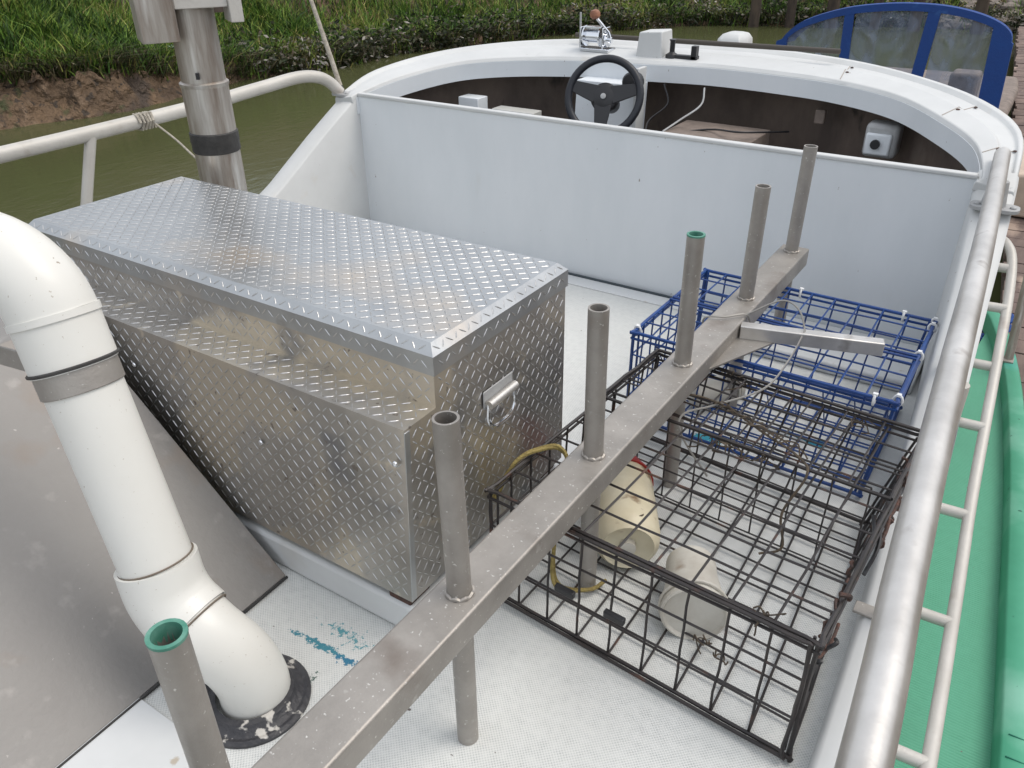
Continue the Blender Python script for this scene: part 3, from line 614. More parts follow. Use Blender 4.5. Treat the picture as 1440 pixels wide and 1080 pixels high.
# side arm with gusset
MB().obox((-.48, 2.425, .415), (.419, .116, 0), (-.116, .419, 0), (0, 0, 1), .43, .04, .045).build('side_arm', 'alu_bright', rk, bevel=.003)
gs = MB(); gs.loft([[(-.690, 2.10, z), (-.690, 2.40, z), (-.56, 2.43, z)] for z in (.388, .394)]); gs.build('gusset', 'alu', rk)
place(rk)

# ============================================================ PVC VENT PIPE
def dirpath(a, b, n=2): return [Vector(a).lerp(Vector(b), i/(n-1)) for i in range(n)]
pv = thing('vent_pipe', 'thick white plastic vent pipe with elbows rising from a black deck flange', 'pipe', (-1.22, .70, 0))
rP = .0785
base = Vector((-1.222, .735, 0)); k1 = Vector((-1.225, .70, .13)); k2 = Vector((-1.375, .685, .26)); top = Vector((-1.585, .730, .862))
ax = (top-k2).normalized()
e1 = smooth_path([base+Vector((0, 0, .003)), Vector((-1.222, .732, .07)), Vector((-1.240, .718, .14)), Vector((-1.290, .694, .205)), Vector((-1.345, .688, .245))], 5)
MB().tube(e1, rP*1.03, 36).build('lower_elbow', 'pvc', pv)
d1 = (Vector((-1.345, .688, .245))-Vector((-1.290, .694, .205))).normalized()
p1 = Vector((-1.345, .688, .245))
cp = smooth_path([p1-d1*.03, p1+d1*.02, p1+d1*.045+ax*.03, k2+ax*.11], 5); MB().tube(cp, rP*1.13, 36).build('lower_coupling', 'pvc', pv)
MB().tube([k2+ax*.06, top-ax*.02], rP, 40).build('riser_pipe', 'pvc', pv)
ucp = MB(); ucp.tube([top-ax*.07, top+ax*.035], rP*1.10, 40); ucp.tube([top+ax*.03, top+ax*.045], rP*1.15, 40); ucp.build('upper_coupling', 'pvc', pv)
L = Vector((-.93, -.36, 0)).normalized()
q0 = top+ax*.04
el = [q0]
for k in range(1, 13):
    t = k/12*R(92); rad = .125
    el.append(q0+ax*rad*math.sin(t)+L*rad*(1-math.cos(t)))
el.append(el[-1]+(el[-1]-el[-2]).normalized()*.35)
MB().tube(el, rP*1.10, 40).build('upper_elbow', 'pvc', pv)
cl = MB(); cl.tube([top-ax*.118, top-ax*.066], rP*1.06, 40); clamp = cl.build('pipe_clamp', 'alu', pv, bevel=.002)
rg = MB(); pts = [top-ax*.064+rP*1.115*(math.cos(a)*ax.orthogonal().normalized()+math.sin(a)*ax.cross(ax.orthogonal().normalized())) for a in [2*math.pi*k/40 for k in range(40)]]
rg.tube(pts, .004, 6, closed=True); rg.build('gasket', 'rubber', pv)
MB().obox(top-ax*.09+Vector((-.16, -.03, .0)), (1, .15, 0), (0, 1, 0), ax, .20, .006, .045).build('clamp_tab', 'alu', clamp, bevel=.001)
for (pt, rr) in ((k2+ax*.112, rP*1.03), (p1-d1*.034, rP*1.085)):
    a_ = ax if pt == k2+ax*.112 else d1; o1 = a_.orthogonal().normalized(); o2 = a_.cross(o1)
    g_ = MB(); g_.tube([pt+rr*(math.cos(a)*o1+math.sin(a)*o2) for a in [2*math.pi*k/40 for k in range(40)]], .0022, 5, closed=True); g_.build('joint_grime', mat('joint_dirt', (.16, .13, .10), .8), pv)
fg = MB(); fg.lathe(base+Vector((0, -.01, .0005)), (0, 0, 1), [(.132, 0), (.132, .008), (.124, .014), (.116, .012), (.104, .018), (.096, .03), (.082, .032)], 44, cap=False); fg.build('deck_flange', 'seal', pv)
place(pv)

# sloped metal engine hatch
hp = thing('sloped_hatch', 'plain grey sheet metal hatch panel sloping up from the deck beside the vent pipe', 'hatch', (-1.45, .5, 0))
a0, a1 = Vector((-1.462, 1.052, .006)), Vector((-1.415, -.6, .006)); sl = Vector((-.62, 0, .52))
tk = Vector((-.004, 0, -.004))
MB().hexa([a1+tk, a0+tk, a0+sl*1.18+tk, a1+sl*1.18+tk, a1, a0, a0+sl*1.18, a1+sl*1.18]).build('slope_panel', 'sheet', hp, bevel=.002)
top_ = a0+sl*1.18
MB().box((-2.9, -.6, top_.z-.02), (top_.x-.002, 1.05, top_.z-.004)).build('top_panel', 'sheet', hp, bevel=.003)
ed = MB(); ed.add([a0+Vector((-.01, -.003, -.004)), a0+sl*1.18+Vector((-.01, -.003, -.01)), Vector((-2.9, 1.049, top_.z-.02)), Vector((-2.9, 1.049, .002))], [(0, 1, 2, 3)]); ed.build('end_panel', 'sheet', hp)
hm = MB(); hm.obox(a0.lerp(a1, .5)+Vector((.006, 0, .0)), (a0-a1), (1, 0, 0), (0, 0, 1), 1.65, .005, .006); hm.build('bottom_seal', 'rubber', hp)
MB().obox(a0+sl*.59+Vector((-.02, -.018, .006)), sl, (0, 1, 0), sl.cross(Vector((0, 1, 0))), .92, .004, .005).build('edge_fold', 'alu', hp)
place(hp)

# ============================================================ EXHAUST STACK
st = thing('exhaust_stack', 'streaked steel exhaust stack with black tape band and metal box bracket on top', 'exhaust stack', (-2.67, 2.0, 0))
sx, sy = -2.672, 2.0
MB().tube([(sx, sy, .0), (sx, sy, 1.062)], .084, 36).build('lower_pipe', 'steel_stack', st)
MB().tube([(sx, sy, 1.060), (sx, sy, 1.75)], .079, 36).build('upper_pipe', 'steel_stack', st)
MB().lathe((sx, sy, 1.048), (0, 0, 1), [(.0845, 0), (.088, .006), (.088, .014), (.080, .020)], 36).build('seam_ring', 'steel_stack', st)
MB().lathe((sx, sy, .812), (0, 0, 1), [(.085, 0), (.0885, .004), (.088, .035), (.0895, .04), (.089, .072), (.085, .076)], 36).build('tape_band', 'rubber', st)
MB().obox((sx+.06, sy-.067, 1.095), (.74, .67, 0), (.67, -.74, 0), (0, 0, 1), .012, .012, .022).build('drain_hole', 'black', st)
u = Vector((math.cos(R(61)), math.sin(R(61)), 0)); v = Vector((-u.y, u.x, 0)); zc = Vector((0, 0, 1)); c0 = Vector((sx, sy, 0))
b1 = MB(); b1.obox(c0-u*.128-v*.045+zc*1.415, u, v, zc, .125, .15, .40); b1.build('bracket_block', 'steel_stack', st, bevel=.006)
b2 = MB(); b2.obox(c0+u*.0235-v*.098+zc*1.45, u, v, zc, .177, .018, .27); b2.build('bracket_web', 'rail', st, bevel=.003)
b3 = MB(); b3.obox(c0+u*.135-v*.06+zc*1.44, u, v, zc, .045, .12, .35); b3.build('bracket_leg', 'rail', st, bevel=.003)
b4 = MB(); b4.obox(c0+u*.03+v*.10+zc*1.46, u, v, zc, .24, .02, .36); b4.build('bracket_back', 'wood', st, bevel=.003)
place(st)
rp = MB(); c_ = [(-3.393+.036*math.cos(a), 2.15+.016*k/6+random.uniform(-.003, .003), .805+.036*math.sin(a)) for k in range(30) for a in [k*1.05]]
rp.tube(c_, .006, 6); rp.tube(smooth_path([(-3.36, 2.22, .79), (-3.2, 2.2, .74), (-2.95, 2.1, .72), (-2.75, 2.03, .72)], 6), .0045, 6); 
tag(rp.build('mooring_twine', 'rope_w'), 'pale twine knotted round the thin far hand rail beside the stack', 'rope')
rp = MB(); rp.tube(smooth_path([(-3.41, 1.30, .83), (-3.36, 1.33, .72), (-3.30, 1.40, .60), (-3.28, 1.45, .45), (-3.27, 1.5, .15)], 6), .011, 8)
tag(rp.build('hanging_rope', 'rope_w'), 'grey rope hanging off the hand rail at the left edge behind the white elbow', 'rope')

# ============================================================ CRAB TRAPS
def wire(mb, a, b, r, seg=5, jit=.0010, n=5):
    a, b = Vector(a), Vector(b); pts = [a.lerp(b, i/seg) for i in range(seg+1)]
    for p in pts[1:-1]: p += Vector((random.gauss(0, jit), random.gauss(0, jit), random.gauss(0, jit)))
    mb.tube(pts, r, n)
def grid(mb, c, nu, nv, r, jit=.0013):
    """wires of a quad panel given its corners c0..c3 (c0-c1 along u, c0-c3 along v)"""
    c = [Vector(q) for q in c]
    for i in range(nu+1):
        t = i/nu; wire(mb, c[0].lerp(c[1], t), c[3].lerp(c[2], t), r, jit=jit)
    for j in range(nv+1):
        t = j/nv; wire(mb, c[0].lerp(c[3], t), c[1].lerp(c[2], t), r, jit=jit)
def trap(root, mt, bot, top, nx, ny, nz, r, rf, topn, double=True):
    B = [Vector(p) for p in bot]; T = [Vector(p) for p in top]
    m = MB(); grid(m, B, nx, ny, r); m.build('bottom_mesh', mt, root)
    for (i, j, k, nm) in ((0, 1, nx, 'side_mesh'), (1, 2, ny, 'side_mesh'), (2, 3, nx, 'side_mesh'), (3, 0, ny, 'side_mesh')):
        m = MB(); grid(m, (B[i], B[j], T[j], T[i]), k, nz, r); m.build(nm, mt, root)
    f = MB()
    for Q, dz in ((B, .004), (T, 0)):
        f.tube(smooth_path([q+Vector((0, 0, dz)) for q in [Q[0].lerp(Q[1], .03), Q[0].lerp(Q[1], .5), Q[0].lerp(Q[1], .97), Q[1].lerp(Q[2], .03), Q[1].lerp(Q[2], .5), Q[1].lerp(Q[2], .97), Q[2].lerp(Q[3], .03), Q[2].lerp(Q[3], .5), Q[2].lerp(Q[3], .97), Q[3].lerp(Q[0], .03), Q[3].lerp(Q[0], .5), Q[3].lerp(Q[0], .97)]], 3, closed=True), rf, 7, closed=True)
    if double:
        cen = sum(T, Vector())/4
        Q = [cen+(q-cen)*1.012-Vector((0, 0, .022)) for q in T]
        for i in range(4): wire(f, Q[i], Q[(i+1) % 4], rf*.8, n=6)
    for i in range(4):
        wire(f, B[i], T[i], rf, n=6); 
        cen = sum(T, Vector())/4; d = (cen-T[i]); d.z = 0; d = d.normalized()*.018
        wire(f, B[i]+d, T[i]+d, rf*.7, n=6)
    f.build('frame', mt, root)
    m = MB(); grid(m, T, topn[0], topn[1], r); m.build('top_mesh', mt, root)
    return B, T
bt = thing('crab_trap', 'black wire mesh crab trap, nearer of the two, with rusty hooks along its right edge', 'crab trap', (-.5, 1.75, 0), 'wire crab traps on the deck')
zt = .33
BB = [(-.945, 1.31, .012), (-.126, 1.245, .012), (-.165, 2.13, .012), (-.915, 2.20, .012)]; BT = [(-.958, 1.335, zt), (-.124, 1.278, zt), (-.084, 2.165, zt+.003), (-.905, 2.225, zt)]
B, T = trap(bt, 'black_wire', BB, BT, 9, 10, 3, .0033, .0052, (9, 9))
# entrance tunnel wires and inner divider
iv = MB(); a = B[1].lerp(B[2], .72); b = B[0].lerp(B[3], .72); at = a+Vector((0, 0, .30)); bt_ = b+Vector((0, 0, .30)); grid(iv, (b, a, at, bt_), 8, 3, .0026); iv.build('divider_mesh', 'black_wire', bt)
dr = MB(); c0_, c1_ = T[0].lerp(T[3], .60), T[1].lerp(T[2], .60); up_ = Vector((0, 0, .012)); grid(dr, (c0_+up_, c1_+up_, T[2]+up_, T[3]+up_), 8, 3, .0028)
for (p, q) in ((c0_, c1_), (c1_, T[2]), (T[2], T[3]), (T[3], c0_)): wire(dr, p+up_*1.3, q+up_*1.3, .0055, n=6)
dr.build('trap_door', 'black_wire', bt)
# front gate frame of heavier rod with rounded corner
gf = MB(); f0, f1, g0, g1 = B[0].lerp(B[1], .02), B[1], T[0], T[1]; o_ = Vector((0, -.014, 0))
gf.tube(smooth_path([T[0].lerp(T[1], .16)+o_, T[0].lerp(T[1], .5)+o_, T[0].lerp(T[1], .93)+o_, T[0].lerp(T[1], .985)+o_-Vector((0, 0, .03)), B[0].lerp(B[1], .985)+o_+Vector((0, 0, .04)), B[0].lerp(B[1], .95)+o_+Vector((0, 0, .006)), B[0].lerp(B[1], .5)+o_+Vector((0, 0, .004)), B[0].lerp(B[1], .02)+o_+Vector((0, 0, .004))], 5), .0048, 7); gf.build('gate_frame', 'black_wire', bt)
for t in (.30, .47, .10):
    p = B[0].lerp(B[1], t)+Vector((0, -.02, .16)); MB().obox(p, (T[1]-T[0]), (0, 1, 0), (0, 0, 1), .055, .016, .018).build('door_clip', 'black', bt, bevel=.003)
# rubber straps and rusty hooks on the right edge
for i in range(16):
    t = random.uniform(.02, .98); p = T[1].lerp(T[2], t); q = B[1].lerp(B[2], min(1, max(0, t+random.uniform(-.1, .05))))
    a_ = p.lerp(q, random.uniform(0, .45))+Vector((random.uniform(-.012, .018), 0, 0)); b_ = a_+Vector((random.uniform(-.02, .012), random.uniform(-.18, .18)*(1 if .2 < t < .85 else .25), random.uniform(-.08, .03)))
    hk = MB(); hk.tube(smooth_path([a_, a_.lerp(b_, .5)+Vector((.01, 0, .008)), b_], 4), random.uniform(.0035, .006), 6); hk.build('rubber_strap', 'rust' if i % 3 else 'black', bt)
for i in range(10):
    p = T[1].lerp(T[2], random.uniform(.05, .95))+Vector((random.uniform(-.015, .015), 0, random.uniform(-.1, .01))); pts = [p+Vector((random.uniform(-.004, .004), .018*math.cos(a), .018*math.sin(a))) for a in [k*.55 for k in range(10)]]
    hk = MB(); hk.tube(pts, .0035, 5); hk.build('hook', 'rust', bt)
# snagged weed on the wires
for c_ in (T[0].lerp(T[1], .86), T[0].lerp(T[3], .55), c0_.lerp(c1_, .42), c0_.lerp(c1_, .5), c0_.lerp(c1_, .62), T[3].lerp(T[2], .35), T[3].lerp(T[2], .8), Vector((-.38, 1.42, .04))):
    wd = MB()
    for k in range(6):
        a_ = c_+Vector((random.gauss(0, .012), random.gauss(0, .008), random.gauss(0, .006))); pp = [a_]
        for q in range(4): pp.append(pp[-1]+Vector((random.gauss(0, .014), random.gauss(0, .010), random.gauss(-.002, .008))))
        wd.tube(smooth_path(pp, 4), .0020, 4)
    wd.build('snagged_weed', 'weed', bt)['kind'] = 'stuff'
place(bt)

bu = thing('crab_trap', 'blue wire mesh crab trap against the bulkhead, tied with white zip ties', 'crab trap', (-.6, 2.58, 0), 'wire crab traps on the deck')
zb = .36
UB = [(-1.03, 2.29, .012), (-.215, 2.26, .012), (-.215, 2.86, .012), (-1.02, 2.88, .012)]; UT = [(-1.016, 2.272, zb), (-.180, 2.262, zb), (-.179, 2.893, zb), (-1.013, 2.913, zb)]
B2, T2 = trap(bu, 'blue_wire', UB, UT, 10, 8, 4, .0032, .0062, (10, 7))
df = MB(); wire(df, T2[0].lerp(T2[3], .5)+Vector((0, 0, .008)), T2[1].lerp(T2[2], .5)+Vector((0, 0, .008)), .0055); wire(df, T2[0].lerp(T2[3], .46)+Vector((0, 0, .01)), T2[1].lerp(T2[2], .46)+Vector((0, 0, .01)), .0045)
df.build('door_rail', 'blue_wire', bu)
iv = MB(); grid(iv, (B2[0].lerp(B2[3], .6), B2[1].lerp(B2[2], .6), B2[1].lerp(B2[2], .35)+Vector((0, 0, .2)), B2[0].lerp(B2[3], .35)+Vector((0, 0, .2))), 8, 2, .0026); iv.build('tunnel_mesh', 'blue_wire', bu)
for (i, j, t) in ((3, 2, .45), (3, 2, .88), (0, 1, .93), (0, 1, .30), (1, 2, .05), (1, 2, .55), (1, 2, .93), (0, 3, .05), (2, 1, .0)):
    p = T2[i].lerp(T2[j], t); d = (T2[j]-T2[i]).normalized(); n_ = Vector((0, 0, 1)); s_ = d.cross(n_)
    m = MB(); m.tube([p-Vector((0, 0, .008))+.0115*(math.cos(a)*n_*1.5+math.sin(a)*s_) for a in [2*math.pi*k/14 for k in range(14)]], .0045, 6, closed=True); m.obox(p+n_*.010, d, s_, n_, .014, .012, .007); m.build('zip_tie', 'tie', bu)
place(bu)

# ============================================================ BAIT JARS
jg = thing('bait_jug', 'cream plastic bait jug with red end lying inside the black trap', 'jug', (-.74, 1.7, 0))
ja, jb = Vector((-.835, 1.85, .092)), Vector((-.675, 1.575, .090)); jd = (jb-ja).normalized(); JL = (jb-ja).length
m = MB(); m.lathe(ja, jd, [(.056, -.01), (.078, .01), (.091, .035), (.093, .08), (.088, .10), (.093, .12), (.093, JL-.05), (.087, JL-.02), (.072, JL), (.065, JL-.006), (.03, JL-.018)], 28); m.build('jug_body', 'jug', jg)
m = MB(); m.lathe(ja, jd, [(.054, -.055), (.066, -.05), (.080, -.01), (.095, .022), (.0965, .034)], 28); m.build('jug_lid', 'red', jg)
m = MB(); pc = jb-jd*.012; nn = Vector((.25, -.75, .6)).normalized()
m.lathe(jb+jd*.001-jd*.02, jd, [(.022, 0), (.022, .022), (.012, .024)], 14); m.build('drain_plug', 'cup', jg)
m = MB(); m.lathe(jb-jd*.04+Vector((.02, .02, .079)), (.1, .1, 1), [(.016, 0), (.013, .006)], 12); m.build('bait_hole', 'weed', jg)
place(jg)
def cup(name, a, b, r0, r1, lab, mt='cup'):
    a, b = Vector(a), Vector(b); d = (b-a).normalized(); L_ = (b-a).length
    t = thing(name, lab, 'bait cup', tuple(((a+b)/2).xy)+(0,), 'plastic bait cups in the traps')
    m = MB(); m.lathe(a, d, [(r0*.6, 0), (r0, .012), (r0*1.02, .03), (r0*1.0, .036), (r0*1.04, L_*.4), (r1*.96, L_*.75), (r1, L_-.02), (r1*1.05, L_-.018), (r1*1.05, L_-.004), (r1*.98, L_), (r1*.9, L_-.008)], 26); m.build('cup_body', mt, t)
    m = MB(); n1 = d.orthogonal().normalized(); n2 = d.cross(n1); pts = [b-d*.03+r1*1.07*(math.cos(q)*n1+math.sin(q)*n2) for q in [2*math.pi*k/26 for k in range(26)]]; m.tube(pts, .004, 6, closed=True); m.build('cup_rim', mt, t)
    place(t)
cup('bait_cup', (-.520, 1.645, .062), (-.432, 1.452, .080), .066, .080, 'cloudy tapered plastic bait cup standing alone in the black trap, right of the jug')
cup('bait_cup', (-.86, 2.46, .06), (-.745, 2.62, .07), .045, .058, 'beige plastic bait cup inside the blue trap under the beam')
# yellow rope hung over the black trap, cable looped over the beam
rp = MB()
for s_ in (0, .012): rp.tube(smooth_path([(-.99-s_, 1.40, .24), (-.965, 1.46+s_, .335), (-.93, 1.52+s_, .352), (-.885, 1.56, .348+s_*.5), (-.85, 1.54, .30), (-.84, 1.46, .12), (-.80, 1.40+s_, .03), (-.72, 1.44, .025), (-.70, 1.5, .02)], 8), .0055, 7)
tag(rp.build('yellow_rope', 'rope_y'), 'frayed yellow rope draped over the left rim of the black trap', 'rope')
rp = MB()
lp = [(-.80, 2.33, .40), (-.797, 2.335, .445), (-.74, 2.36, .452), (-.685, 2.42, .446), (-.68, 2.44, .36), (-.74, 2.42, .36), (-.80, 2.35, .37)]
rp.tube(smooth_path(lp, 6), .0032, 5)
rp.tube(smooth_path([(-.690, 2.42, .448), (-.60, 2.47, .50), (-.54, 2.46, .49), (-.505, 2.43, .447), (-.50, 2.40, .43), (-.51, 2.30, .375), (-.53, 2.15, .352), (-.62, 2.00, .345), (-.68, 1.90, .345), (-.66, 1.86, .30), (-.58, 1.88, .18)], 8), .0032, 5)
tag(rp.build('snap_cable', 'cable'), 'thin grey cable looped round the beam and hanging over the side arm', 'cable')
rp = MB(); rp.tube(smooth_path([(-.80, 1.86, .35), (-.72, 1.98, .36), (-.60, 2.0, .352), (-.45, 1.92, .352), (-.34, 1.86, .352), (-.30, 1.80, .345), (-.33, 1.74, .25), (-.31, 1.72, .16), (-.36, 1.70, .13)], 8), .0035, 5)
for k in range(12): 
    a_ = Vector((-.62+.022*k, 1.99-.010*k, .355)); rp.tube(smooth_path([a_, a_+Vector((.02, random.gauss(0, .010), .008)), a_+Vector((.045, random.gauss(0, .012), .002)), a_+Vector((.06, random.gauss(0, .012), -.006))], 4), .0026, 4)
tag(rp.build('trap_line', 'weed'), 'frayed brown line tangled along the door of the black trap', 'rope')

# ============================================================ WINCH ON THE COAMING
wi = thing('hand_winch', 'small chrome hand winch with wooden knob on the coaming behind the wheel', 'winch', (-2.33, 4.43, .88))
MB().box((-2.42, 4.38, .888), (-2.24, 4.48, .905)).build('base_plate', 'chrome', wi, bevel=.003)
MB().lathe((-2.41, 4.43, .965), (1, 0, 0), [(.055, 0), (.055, .008), (.034, .012), (.034, .098), (.055, .102), (.055, .11)], 20).build('drum', 'chrome', wi)
for x in (-2.425, -2.285): MB().box((x, 4.385, .9), (x+.008, 4.475, 1.015)).build('side_plate', 'chrome', wi, bevel=.003)
MB().lathe((-2.275, 4.43, .95), (1, 0, 0), [(.04, 0), (.04, .012), (.015, .014), (.015, .035)], 16).build('gear', 'chrome', wi)
MB().box((-2.40, 4.40, 1.005), (-2.30, 4.46, 1.018)).build('guard', 'chrome', wi, bevel=.003)
MB().tube([(-2.25, 4.43, .95), (-2.26, 4.42, .99), (-2.325, 4.40, 1.06)], .008, 8).build('crank', 'chrome', wi)
MB().lathe((-2.333, 4.395, 1.058), (-.15, 0, 1), [(.014, 0), (.028, .012), (.030, .03), (.022, .045), (.008, .05)], 16).build('crank_knob', 'knob', wi)
MB().tube([(-2.445, 4.43, .90), (-2.447, 4.43, 1.085)], .006, 8).build('side_rod', 'grey', wi)
place(wi)

# ============================================================ GREEN SKIFF ALONGSIDE
gs_ = thing('green_skiff', 'green skiff with ribbed deck and raised edge moored alongside the white boat', 'boat', (.1, 1.5, -.7))
zd = -.185
Lft = [(-.02, -1.5), (-.02, .5), (-.03, 1.5), (-.04, 2.5), (-.05, 3.4), (-.045, 4.0), (-.02, 4.30)]
Rgt = [(.385, -1.5), (.36, .5), (.335, 1.5), (.285, 2.2), (.232, 2.85), (.165, 3.45), (.10, 3.85), (.02, 4.20), (-.02, 4.30)]
Ro = smooth_path([(x, y, 0) for x, y in Rgt], 5)
dk = MB(); 
dk.loft([[(interp(p.y, [q[1] for q in Lft], [q[0] for q in Lft]), p.y, zd), (p.x, p.y, zd)] for p in Ro[:-1]], closed_sec=False, caps=False); dk.build('ribbed_deck', 'green_deck', gs_)
secs = []
for i, p in enumerate(Ro):
    t = (Ro[min(i+1, len(Ro)-1)]-Ro[max(i-1, 0)]).normalized(); n_ = Vector((t.y, -t.x, 0)); z1 = zd+.065
    P = lambda o, z: p+n_*o+Vector((0, 0, z))
    secs.append([P(-.058, zd-.02), P(-.052, z1-.008), P(-.046, z1), P(.0, z1+.004), P(.006, z1-.004), P(.004, zd-.05)])
MB().loft(secs).build('raised_edge', 'green_side', gs_, angle=50)
hs = MB(); hs.loft([[p+Vector((0, 0, zd-.01)), Vector((p.x*.8-.02, p.y*.97, -.8))] for p in Ro], closed_sec=False, caps=False)
hs.loft([[Vector((x, y, zd-.001)), Vector((x*.8, y*.97, -.8))] for x, y in Lft], closed_sec=False, caps=False); hs.build('skiff_hull', 'green_side', gs_)
MB().tube([(.085, 3.77, zd+.06), (.055, 3.85, .30), (.01, 4.0, .72)], .018, 12).build('stem_post', 'steel_stack', gs_)
MB().obox((.08, 3.76, zd+.069), (1, 0, 0), (0, 1, 0), (0, 0, 1), .05, .05, .008).build('post_foot', 'alu', gs_)
ft = MB(); ft.lathe((.197, 1.30, zd+.0005), (0, 0, 1), [(.019, 0), (.019, .004), (.012, .007), (.010, .004)], 18); ft.build('fuel_cap', 'chrome', gs_)
for y in (1.62, 1.69):
    sj = MB(); sj.box((.288, y, zd+.063), (.333, y+.002, zd+.0698)); sj.build('edge_joint', mat('green_joint_grime', (.02, .16, .11), .8), gs_)
place(gs_)

# ============================================================ DOCK
dkk = thing('dock', 'weathered brown plank dock at the right beside the moored boats', 'dock', (.9, 5, -.7))
ang = R(4.9); du = Vector((-math.sin(ang), math.cos(ang), 0)); dw = Vector((math.cos(ang), math.sin(ang), 0)); o0 = Vector((.44, 0, -.36))
for k in range(-12, 112):
    c_ = o0+du*(k*.165)+dw*.8+Vector((0, 0, random.uniform(-.004, .004)))
    MB().obox(c_, dw, du, (0, 0, 1), 1.6+random.uniform(-.05, .05), .155, .04).build('plank', 'plank', dkk)
for s_ in (.06, 1.5): MB().obox(o0+du*8.2+dw*s_+Vector((0, 0, -.10)), du, dw, (0, 0, 1), 20.8, .10, .14).build('stringer', 'pile', dkk)
place(dkk)
rp = MB(); rp.tube([Vector((.0, 4.35, -.32))+Vector((.06*math.cos(a), .06*math.sin(a), .004*k)) for k, a in enumerate([i*.5 for i in range(40)])], .012, 7)
tag(rp.build('blue_line_coil', 'canvas'), 'small coil of blue line on the dock by the green bow', 'rope')

# pilings and shore clutter at the far right
for k, (x, y, h_, r_) in enumerate(((-6.2, 19.0, 1.3, .11), (-5.5, 19.3, 1.2, .10), (-4.7, 19.6, 1.5, .13), (-3.9, 19.9, 1.3, .10), (-3.1, 19.9, 1.5, .12), (-1.9, 20.0, 1.4, .12), (-.9, 19.6, 1.6, .14))):
    m = MB(); m.lathe((x, y, -1.3), (random.uniform(-.04, .04), random.uniform(-.03, .03), 1), [(r_, 0), (r_*1.02, .7), (r_*.95, 1.4), (r_*.9, 1.3+h_)], 14)
    tag(m.build('piling', 'pile'), 'dark wooden piling standing in the shallows off the far bank', 'piling', 'pilings along the far bank')

# ============================================================ BOAT WITH BLUE DODGER
db = thing('cruiser', 'small cruiser with blue canvas windscreen frame and clear vinyl windows beyond the coaming', 'boat', (-1.5, 9.4, -.7))
yb = 8.5
def arc(y, z_off=0, sx=1.0):
    pts = [(-2.52, .30), (-2.47, .46), (-2.30, .62), (-1.95, .745), (-1.6, .80), (-1.28, .812), (-1.0, .79), (-.75, .73), (-.58, .64), (-.53, .50), (-.51, .0)]
    return smooth_path([(-1.5+(x+1.5)*sx, y, z+z_off) for x, z in pts], 4)
fa = arc(yb); m = MB()
secs = []
for p in fa: secs.append([p+Vector((0, -.012, -.035)), p+Vector((0, -.012, .025)), p+Vector((0, .05, .03)), p+Vector((0, .05, -.03))])
m.loft(secs); m.build('windscreen_arch', 'canvas', db, angle=60)
def ztop(x): return float(np.interp(x, [p.x for p in fa], [p.z for p in fa]))
for (x0, x1, xb0, xb1) in ((-1.93, -1.85, -1.90, -1.81), (-1.23, -1.13, -1.27, -1.17)):
    MB().hexa([(xb0, yb-.01, .05), (xb1, yb-.01, .05), (xb1, yb+.02, .05), (xb0, yb+.02, .05), (x0, yb-.01, ztop(x0)-.02), (x1, yb-.01, ztop(x1)-.02), (x1, yb+.02, ztop(x1)-.02), (x0, yb+.02, ztop(x0)-.02)]).build('window_post', 'canvas', db)
MB().hexa([(-.66, yb-.014, -.1), (-.49, yb-.014, -.1), (-.49, yb+.03, -.1), (-.66, yb+.03, -.1), (-.70, yb-.014, .70), (-.52, yb-.014, .56), (-.52, yb+.03, .56), (-.70, yb+.03, .70)]).build('window_post', 'canvas', db)
MB().hexa([(-2.53, yb-.014, .1), (-2.44, yb-.014, .1), (-2.44, yb+.03, .1), (-2.53, yb+.03, .1), (-2.52, yb-.014, .46), (-2.42, yb-.014, .50), (-2.42, yb+.03, .50), (-2.52, yb+.03, .46)]).build('window_post', 'canvas', db)
for (x0, x1) in ((-2.44, -1.90), (-1.83, -1.22), (-1.14, -.66)):
    n = 8; xs = [x0+(x1-x0)*i/n for i in range(n+1)]; m = MB()
    m.loft([[(x, yb+.008, .05), (x, yb+.008, ztop(x)-.02)] for x in xs], closed_sec=False, caps=False); m.build('window', 'clear', db)
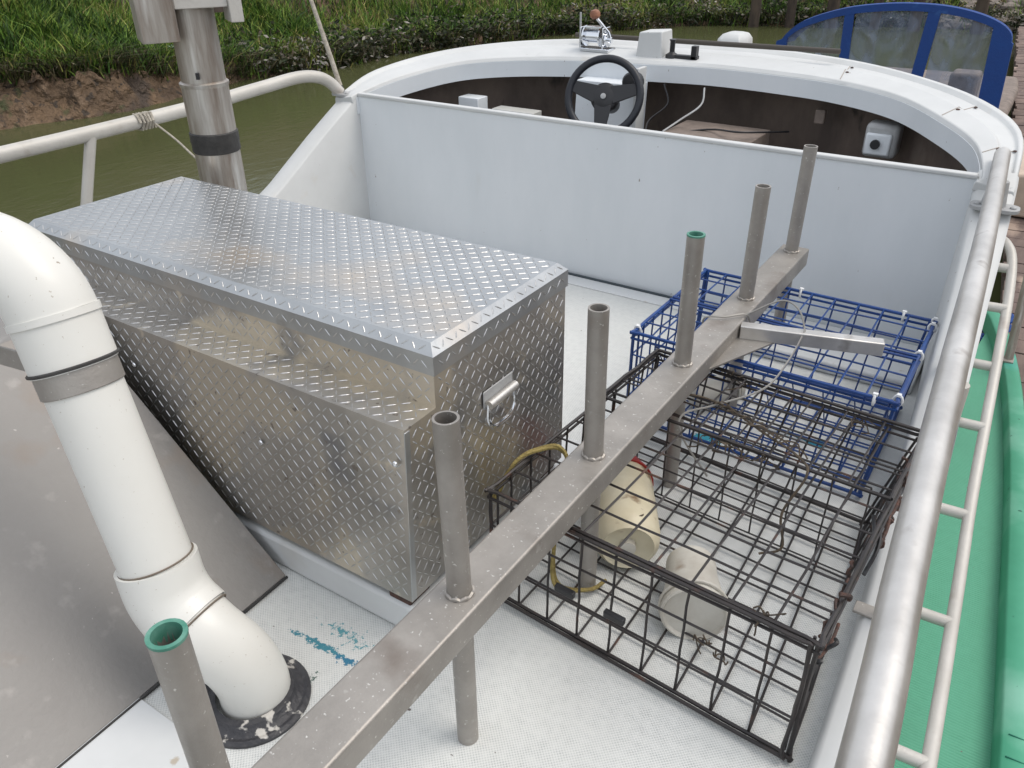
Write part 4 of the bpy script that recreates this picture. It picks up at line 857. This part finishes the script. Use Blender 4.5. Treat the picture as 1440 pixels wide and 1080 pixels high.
# canopy behind the arch, side curtains, hull
m = MB(); A1 = arc(yb+.04, -.02, .99); A2 = arc(yb+.75, -.06, .97); A3 = arc(yb+1.3, -.22, .9)
m.loft([[a, b, c_] for a, b, c_ in zip(A1[6:-8], A2[6:-8], A3[6:-8])], closed_sec=False, caps=False); 
cn = MB(); cn.loft([[a, a.lerp(b, .45)] for a, b in zip(A1[4:-6], A2[4:-6])], closed_sec=False, caps=False); cn.build('canopy_edge', 'canvas', db)
hl_ = []
for t, y in ((.35, 7.75), (.8, 8.2), (1, 8.7), (1.0, 9.6), (.98, 10.6), (.92, 11.3)):
    xc = -1.5; hw = 1.05*t; zz = -.02-.1*(y > 8.5); hl_.append([(xc-hw, y, zz-.04), (xc-hw*.96, y, zz), (xc+hw*.96, y, zz), (xc+hw, y, zz-.04), (xc+hw*.86, y, -.75), (xc-hw*.86, y, -.75)])
MB().loft([[q for q in s_] for s_ in hl_]).build('cruiser_hull', 'woodbox', db, bevel=.02)
MB().box((-1.0, 9.0, -.12), (-.75, 9.3, .22)).build('helm_seat', 'woodbox', db, bevel=.03)
MB().box((-2.15, 8.9, -.12), (-1.9, 9.3, .12)).build('bench_seat', 'beige', db, bevel=.03)
place(db)
# outboard on a small skiff beyond
ob = thing('outboard_skiff', 'white outboard engine tilted on a small skiff showing above the coaming', 'boat', (-3.9, 11.3, -.7))
oc = Vector((-3.42, 9.85, .13))
m = MB(); m.loft([[oc+Vector((x*s_, y*s_+dy, z)) for x, y in ((-.17, -.13), (-.10, -.2), (.13, -.2), (.17, -.12), (.17, .18), (.12, .25), (-.12, .25), (-.17, .18))] for (s_, dy, z) in ((.55, 0, -.12), (.92, 0, -.08), (1, 0, .04), (.92, .02, .14), (.70, .04, .19), (.4, .05, .205))]); m.build('engine_cowl', 'cap', ob, bevel=.01)
m = MB(); m.obox(oc+Vector((0, 0, -.32)), (1, 0, 0), (0, 1, 0), (0, 0, 1), .12, .16, .4); m.build('engine_leg', 'grey', ob, bevel=.01)
m = MB(); m.loft([[(x, y, z) for x, z in ((-3.42-w_, -.25), (-3.42-w_*.8, -.8), (-3.42+w_*.8, -.8), (-3.42+w_, -.25))] for y, w_ in ((10.05, .55), (11, .65), (12.3, .5), (13.2, .1))], closed_sec=False, caps=False); m.add([(-3.97, 10.05, -.25), (-2.87, 10.05, -.25), (-2.98, 10.05, -.8), (-3.86, 10.05, -.8)], [(0, 1, 2, 3)]); m.build('small_hull', 'grey', ob)
place(ob)
# beige tarpaulin-covered dinghy bow on the dock edge beside the cruiser
bw = MB(); bw.loft([[(x+.02*i, y, z) for x, z in ((-.30, -.33), (-.26, -.05+.02*i), (.1, .0), (.3, -.33))] for i, y in enumerate((6.6, 7.0, 7.5, 8.1))])
tag(bw.build('covered_crate', 'beige', bevel=.02), 'beige canvas covered crate on the dock past the boat', 'crate')
